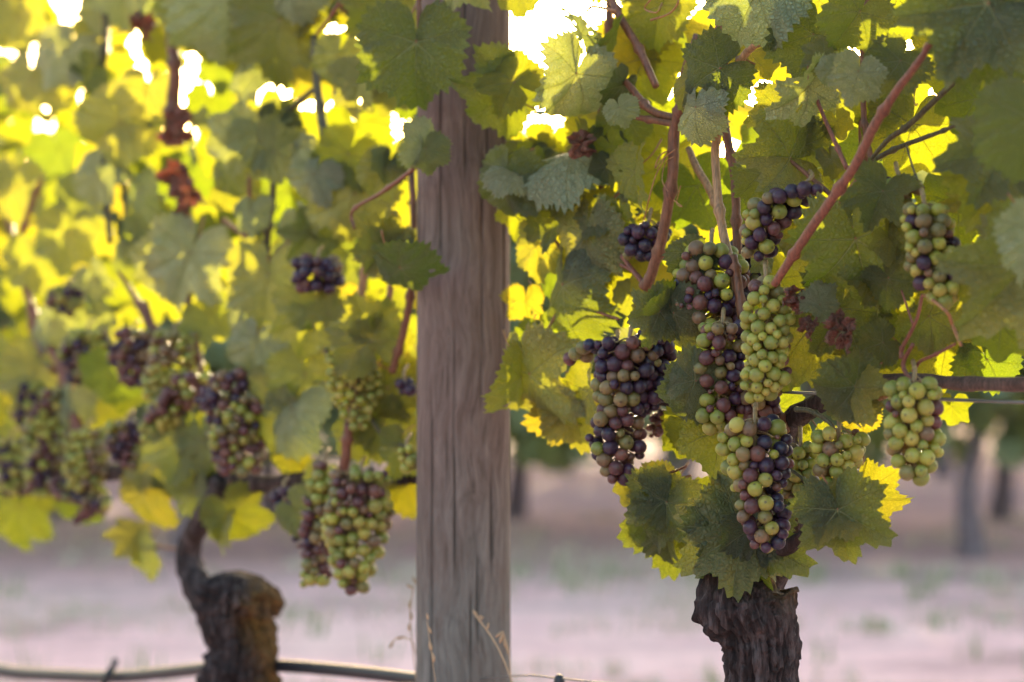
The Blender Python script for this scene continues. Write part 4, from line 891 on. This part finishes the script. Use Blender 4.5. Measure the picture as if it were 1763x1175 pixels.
B("dark bunch hidden behind the tan cane left of the topmost middle bunch", [(1285, 420), (1288, 470), (1285, 510)], [28, 38, 30], 0.05, 27, 'vobov', 'vobv', 13)
B("olive bunch low behind the bright green one", [(1305, 660), (1306, 690), (1304, 722)], [38, 42, 24], -0.015, 27, 'oopo', 'oopv', 14)
B("tight shaded green bunch hanging behind leaves at the upper right", [(1590, 360), (1600, 400), (1610, 460), (1625, 520)], [38, 54, 48, 30], -0.055, 27, 'ggogv', 'govg', 15)
B("few green berries perched above the big leaf at the upper right", [(1545, 312), (1556, 322), (1560, 335)], [30, 36, 24], -0.01, 25, 'ggvg', 'gogo', 16)
B("small orange tinted bunch seen behind the jagged leaf below the tie", [(1135, 715), (1132, 735), (1128, 750)], [18, 24, 14], 0.05, 22, 'pop', 'po', 17)
B("purple bunch hanging beside the post under the left cordon's upper leaves, left of it", [(548, 448), (547, 470), (546, 500)], [34, 46, 30], -0.01, 22, 'vpvob', 'vvob', 20)
B("loose bunch of tiny bright green berries in front of the brown cane", [(575, 600), (610, 640), (612, 690), (618, 735)], [30, 48, 40, 18], -0.07, 15, 'gggg', 'gggg', 21, loose=1.22, flat=0.6)
B("large green bunch flecked purple, nearest the post on its left", [(622, 815), (618, 870), (612, 930), (608, 985), (612, 1020)], [56, 62, 52, 42, 18], -0.07, 22, 'ggopg', 'ggpgg', 22)
B("pink tipped green bunch directly left of the large one by the post", [(560, 800), (556, 860), (545, 930), (545, 1005)], [24, 34, 32, 26], -0.03, 21, 'ggopv', 'ggop', 23)
B("small dark bunch left of the pink tipped green one", [(488, 848), (505, 868), (520, 910), (524, 945)], [26, 32, 22, 14], -0.01, 20, 'vobvp', 'vbvv', 24)
B("mixed purple and green bunch above the left trunk's cordon", [(412, 645), (405, 690), (408, 750), (415, 812)], [38, 56, 46, 34], -0.07, 20, 'vpvog', 'ggopg', 25)
B("slanting bunch, purple above and green below, left of the mixed one", [(340, 648), (312, 680), (285, 715), (262, 752)], [28, 38, 36, 22], -0.07, 20, 'vvppg', 'gggp', 26)
B("green bunch hanging above the slanting bunch", [(300, 575), (296, 620), (285, 670), (272, 700)], [34, 44, 36, 22], -0.01, 19, 'ggogo', 'gggo', 27)
B("round dark purple bunch in the middle of the blurred left side", [(230, 575), (230, 615), (236, 662)], [30, 38, 26], 0.0, 19, 'vvpvo', 'vopv', 28)
B("bunch green on top and purple beneath, left of the round dark one", [(152, 572), (150, 610), (148, 655)], [34, 44, 30], 0.0, 18, 'ggovv', 'vvpv', 29)
B("long pale green bunch at the far left", [(100, 675), (90, 730), (84, 790), (88, 850)], [30, 42, 46, 34], -0.05, 17, 'ggogp', 'gopgv', 30)
B("bunch cut by the left edge of the picture", [(20, 760), (26, 800), (30, 850)], [28, 36, 26], -0.03, 17, 'govvg', 'gogv', 31)
B("small green bunch right of the long pale one", [(150, 745), (148, 790), (145, 840)], [32, 38, 26], -0.05, 17, 'gggog', 'ggog', 32)
B("dusky bunch behind the yellow leaf on the left vine", [(220, 730), (218, 765), (225, 800)], [32, 36, 20], -0.01, 18, 'gopvv', 'vvpo', 33)
B("small far bunch high on the far left", [(115, 500), (113, 520), (110, 538)], [28, 30, 18], -0.03, 16, 'vpogo', 'gogv', 34)
B("lowest dark bunch on the far left under the cordon", [(110, 830), (135, 850), (165, 870), (140, 895)], [34, 36, 26, 14], -0.02, 17, 'vbvpo', 'pvog', 35)
B("few green berries right against the left side of the post", [(700, 775), (705, 795), (704, 812)], [16, 20, 12], -0.02, 21, 'gggo', 'gog', 36)
B("purple berries showing just behind the left side of the post", [(695, 655), (700, 665), (704, 680)], [16, 20, 14], 0.03, 22, 'vvb', 'vvb', 37)
B("shaded bunch under the leaves at the left edge above the cut one", [(55, 660), (50, 700), (48, 735)], [24, 30, 20], 0.0, 17, 'oogv', 'ovgo', 38)

# ------------------------------------------------------------------ trellis hardware
def rod(name, pts, r_, mat, label, cat, sides=8, group=None):
    V, F = tube(pts, r_, sides, 8); o = link(name, new_mesh(name, V, F, mat)); return tag(o, label, cat, group)
def rowline(z, d, x0=-900, x1=2500, n=14, sag=0.0):
    out = []
    for i in range(n + 1):
        x = x0 + (x1 - x0) * i / n; Z = rowZ(x) + d; v = atZ(x, 587, Z); v.z = z - sag * math.sin(i * 1.3); out.append(v)
    return out
rod("trellis_wire", rowline(0.905, 0.012, sag=0.002), 0.0014, M_WIRE, "thin fruiting wire running along the row through the cordons", "wire")
rod("trellis_wire", rowline(1.36, 0.05, sag=0.003), 0.0014, M_WIRE, "foliage wire high in the canopy above the frame", "wire")
# drip hose: left part thick, with an upper sheen
def hp(lst, d): return [P(x, y, d) for x, y in lst]
hz = [(-500, 1180), (-120, 1150), (40, 1160), (130, 1164), (200, 1166), (270, 1160), (345, 1152), (420, 1146), (490, 1147), (560, 1152), (640, 1160), (715, 1169), (780, 1176)]
V, F = tube(hp(hz, 0.075), [px2m(11.5, rowZ(x)) for x, y in hz], 18, 8)
hose = link("drip_hose", new_mesh("drip_hose", V, F, M_HOSE)); tag(hose, "thick black irrigation hose sagging behind the left trunk to the post", "hose")
c0 = P(196, 1160, 0.065); V, F = tube([c0 + Vector((-.012, -.01, -.014)), c0 + Vector((-.006, -.012, 0)), c0 + Vector((.001, -.006, .012)), c0 + Vector((.002, 0, .018))], [0.005, 0.006, 0.004, 0.0045], 8, 4)
link("clip", new_mesh("clip", V, F, M_HOSE), hose)
wz = [(885, 1164), (960, 1168), (1040, 1176), (1200, 1186), (1400, 1190), (1763, 1195), (2300, 1200)]
rod("hose_wire", hp([(-400, 1182), (200, 1182), (700, 1178)] + wz, -0.02), 0.0009, M_WIRE, "thin dark hose wire stretched low, right of the post", "wire")
e0 = P(963, 1176, -0.02); V, F = tube([e0 + Vector((0, 0, -.010)), e0 + Vector((0, 0, -.002)), e0 + Vector((0, 0, .003)), e0 + Vector((0, 0, .0065)), e0 + Vector((0, 0, .008))], [0.0052, 0.0055, 0.0052, 0.004, 0.002], 14, 3)
tag(link("emitter", new_mesh("emitter", V, F, M_HOSE)), "small black drip emitter clipped to the low wire beside the post", "emitter")
# green plant tie
t0 = P(1153, 668, -0.055)
V, F = tube([t0 + Vector((-.006, 0, -.004)), t0 + Vector((-.001, -.004, .002)), t0 + Vector((.003, -.003, .005)), t0 + Vector((.005, .004, .001)), t0 + Vector((0, .006, -.004))], [0.0032, 0.004, 0.0042, 0.0036, 0.003], 8, 5)
tag(link("plant_tie", new_mesh("plant_tie", V, F, M_TIE)), "bright green plastic tie between the purple bunches", "tie")

# dry grass stems in front of the post
def straw(path, d, r_, heads, label):
    pp = hp(path, d); V, F = tube(pp, [px2m(r_, p.y) for p in pp], 5, 6)
    root = link("grass_stem", new_mesh("grass_stem", V, F, M_STRAW)); tag(root, label, "grass stem", "dry grass stems at the foot of the post")
    for (x, y, s, a) in heads:
        c = P(x, y, d); dr = Vector((math.sin(math.radians(a)), 0, math.cos(math.radians(a)))) * px2m(s, c.y)
        V, F = tube([c - dr * .5, c - dr * .2, c + dr * .1, c + dr * .5], [0.0002, px2m(s * .16, c.y), px2m(s * .15, c.y), 0.0002], 6, 3)
        link("seed_head", new_mesh("seed_head", V, F, M_STRAW), root)
straw([(960, 1500), (910, 1260), (882, 1175), (862, 1125), (843, 1092), (815, 1055)], -0.075, 1.6, [(818, 1055, 14, -40), (828, 1066, 12, 60), (840, 1078, 13, 10), (826, 1062, 12, -90)], "dry grass stem leaning left across the lower right of the post")
straw([(900, 1500), (882, 1260), (878, 1140), (870, 1100), (866, 1090)], -0.075, 1.1, [(864, 1098, 22, 20), (870, 1108, 20, -10), (860, 1092, 18, 50), (874, 1118, 16, 0)], "drooping pale oat head by the right edge of the post")
straw([(780, 1500), (760, 1260), (745, 1140), (738, 1090), (735, 1070)], -0.19, 0.7, [(741, 1112, 20, -12), (746, 1132, 18, -8), (740, 1085, 14, -20), (736, 1062, 13, -10)], "pale grass blade standing before the lower left of the post")
straw([(740, 1500), (725, 1250), (712, 1130), (706, 1060), (712, 1010)], -0.02, 1.0, [(705, 1010, 16, -60), (714, 1000, 18, -30), (706, 1040, 16, 10), (708, 1060, 16, -10), (704, 1080, 14, 0)], "feathery grass stem just left of the post")
straw([(760, 1500), (735, 1250), (715, 1120), (700, 1100), (682, 1100), (672, 1112)], -0.0, 1.0, [(690, 1098, 18, 80), (674, 1110, 16, 30)], "arching grass stem bending left away from the post")

# ------------------------------------------------------------------ background rows
rb = random.Random(5)
def bg_crown(seed, n, w_, z0, z1, dep, s):
    r = random.Random(seed); V, U, F = [], [], []
    base = [leaf_shape(80 + i, na=16, rings=(0.5, 1.0)) for i in range(3)]
    for k in range(n):
        bv, bu, bf = base[k % 3]
        x = r.uniform(-w_ / 2, w_ / 2) * 1.08; z = z0 + (z1 - z0) * (r.random() ** 0.8)
        z += 0.10 * noise.noise(Vector((x * 3 + seed, z * 2, 0))) ; y = r.gauss(0, dep)
        if noise.noise(Vector((x * 2.2 + seed * 2, z * 2.8, 5))) < -0.42: continue
        M = leaf_matrix(Vector((x, y, z)), s * r.uniform(0.7, 1.25), r.gauss(183, 35), r.uniform(0, 360), r.gauss(0, 30)); b = len(V)
        V += [M @ v for v in bv]; U += bu; F += [tuple(i + b for i in f) for f in bf]
    return new_mesh("crown", V, F, M_FAR, U)
CROWNS = [bg_crown(40 + i, 860, 1.35, 0.44, 1.85, 0.16, 0.10) for i in range(3)]
FARC = [bg_crown(60 + i, 330, 1.9, 0.55, 1.95, 0.2, 0.14) for i in range(2)]
def bg_trunk(seed):
    r = random.Random(seed)
    V, F, ms = trunk_mesh([Vector((0, 0, 0)), Vector((r.uniform(-.03, .03), 0, .3)), Vector((r.uniform(-.04, .04), 0, .6)), Vector((0, 0, .85))], [0.06, 0.038, 0.036, 0.03], seed * 1.7, lambda p, n: 0.2)
    return new_mesh("trunk", V, F, M_FARBARK)
TR = [bg_trunk(s) for s in (1, 2)]
def arms_mesh():
    V, F = tube([(-.72, 0, .72), (-.3, 0, .74), (0, 0, .70), (.3, 0, .74), (.72, 0, .73)], 0.022, 8, 5, rfun=knobby); return new_mesh("cordon", V, F, M_FARBARK)
ARMS = arms_mesh()
rows = [(10.6, 1.15, -3.0, 6, CROWNS), (12.9, 1.25, -3.7, 7, CROWNS), (16.8, 1.9, -4.6, 6, FARC), (20.6, 1.9, -5.2, 7, FARC), (25.0, 1.9, -6.2, 8, FARC)]
rown = ["nearest", "second", "third", "fourth", "farthest"]
for ri, (Y, sp_, x0, n, cr) in enumerate(rows):
    for k in range(n):
        x = x0 + sp_ * k + rb.uniform(-.08, .08) + (0.35 if ri == 0 else 0); 
        lab = "leafy vine in the %s blurred row beyond the ground strip" % rown[ri]
        if ri < 2: lab = "%s vine from the left in the %s blurred row beyond the ground strip" % (("first", "second", "third", "fourth", "fifth", "sixth", "seventh")[k], rown[ri])
        e = empty("grapevine", (x, Y + rb.uniform(-.05, .05), 0), lab, "grapevine", "vines in the %s blurred background row" % rown[ri])
        link("crown", cr[(k + ri) % len(cr)], e); link("trunk", TR[k % 2], e); link("cordon", ARMS, e)
    V, F = tube([Vector((x0 - 2, Y, .62)), Vector((0, Y, .61)), Vector((-x0 + 2, Y, .62))], 0.009, 6, 4)
    tag(link("drip_hose", new_mesh("drip_hose", V, F, M_HOSE)), "dark hose line strung along the %s background row" % rown[ri], "hose")
# scattered dry grass and weeds on the ground strip
def tufts(name, n, area, h, mat, seed):
    r = random.Random(seed); V, F = [], []
    for _ in range(n):
        x = r.uniform(area[0], area[1]); y = r.uniform(area[2], area[3])
        if noise.noise(Vector((x * 1.1 + seed, y * .9, 0))) < -0.05: continue
        for k in range(7):
            a = r.uniform(0, 6.28); l = h * r.uniform(.4, 1.2); ln = r.uniform(.1, .7); w_ = 0.004
            b = len(V); dx, dy = math.cos(a), math.sin(a); px_, py_ = x + r.gauss(0, .03), y + r.gauss(0, .03)
            V += [(px_ - dy * w_, py_ + dx * w_, 0), (px_ + dy * w_, py_ - dx * w_, 0), (px_ + dx * l * ln * .5 + dy * w_ * .7, py_ + dy * l * ln * .5, l * .6), (px_ + dx * l * ln * .5 - dy * w_ * .7, py_ + dy * l * ln * .5, l * .6), (px_ + dx * l * ln, py_ + dy * l * ln, l * (1 - ln * .4))]
            F += [(b, b + 1, b + 2, b + 3), (b + 3, b + 2, b + 4)]
    o = link(name, new_mesh(name, V, F, mat, smooth=False)); o['kind'] = 'stuff'; return o
M_DRYG = flat_material("dry_grass", (0.50, 0.40, 0.30), 0.8, 0.2); M_WEED = flat_material("green_weeds", (0.16, 0.22, 0.07), 0.7, 0.3)
tag(tufts("dry_grass", 5200, (-4, 4, 1.0, 13), 0.06, M_DRYG, 2), "short dry grass scattered over the pale ground", "grass")
tag(tufts("weeds", 160, (-2.5, 3, 4.6, 10), 0.10, M_WEED, 7), "low green weeds on the pale ground", "weeds")
tag(tufts("weeds", 130, (0.45, 1.5, 5.2, 6.3), 0.16, M_WEED, 3), "taller green weeds at the lower right corner", "weeds")
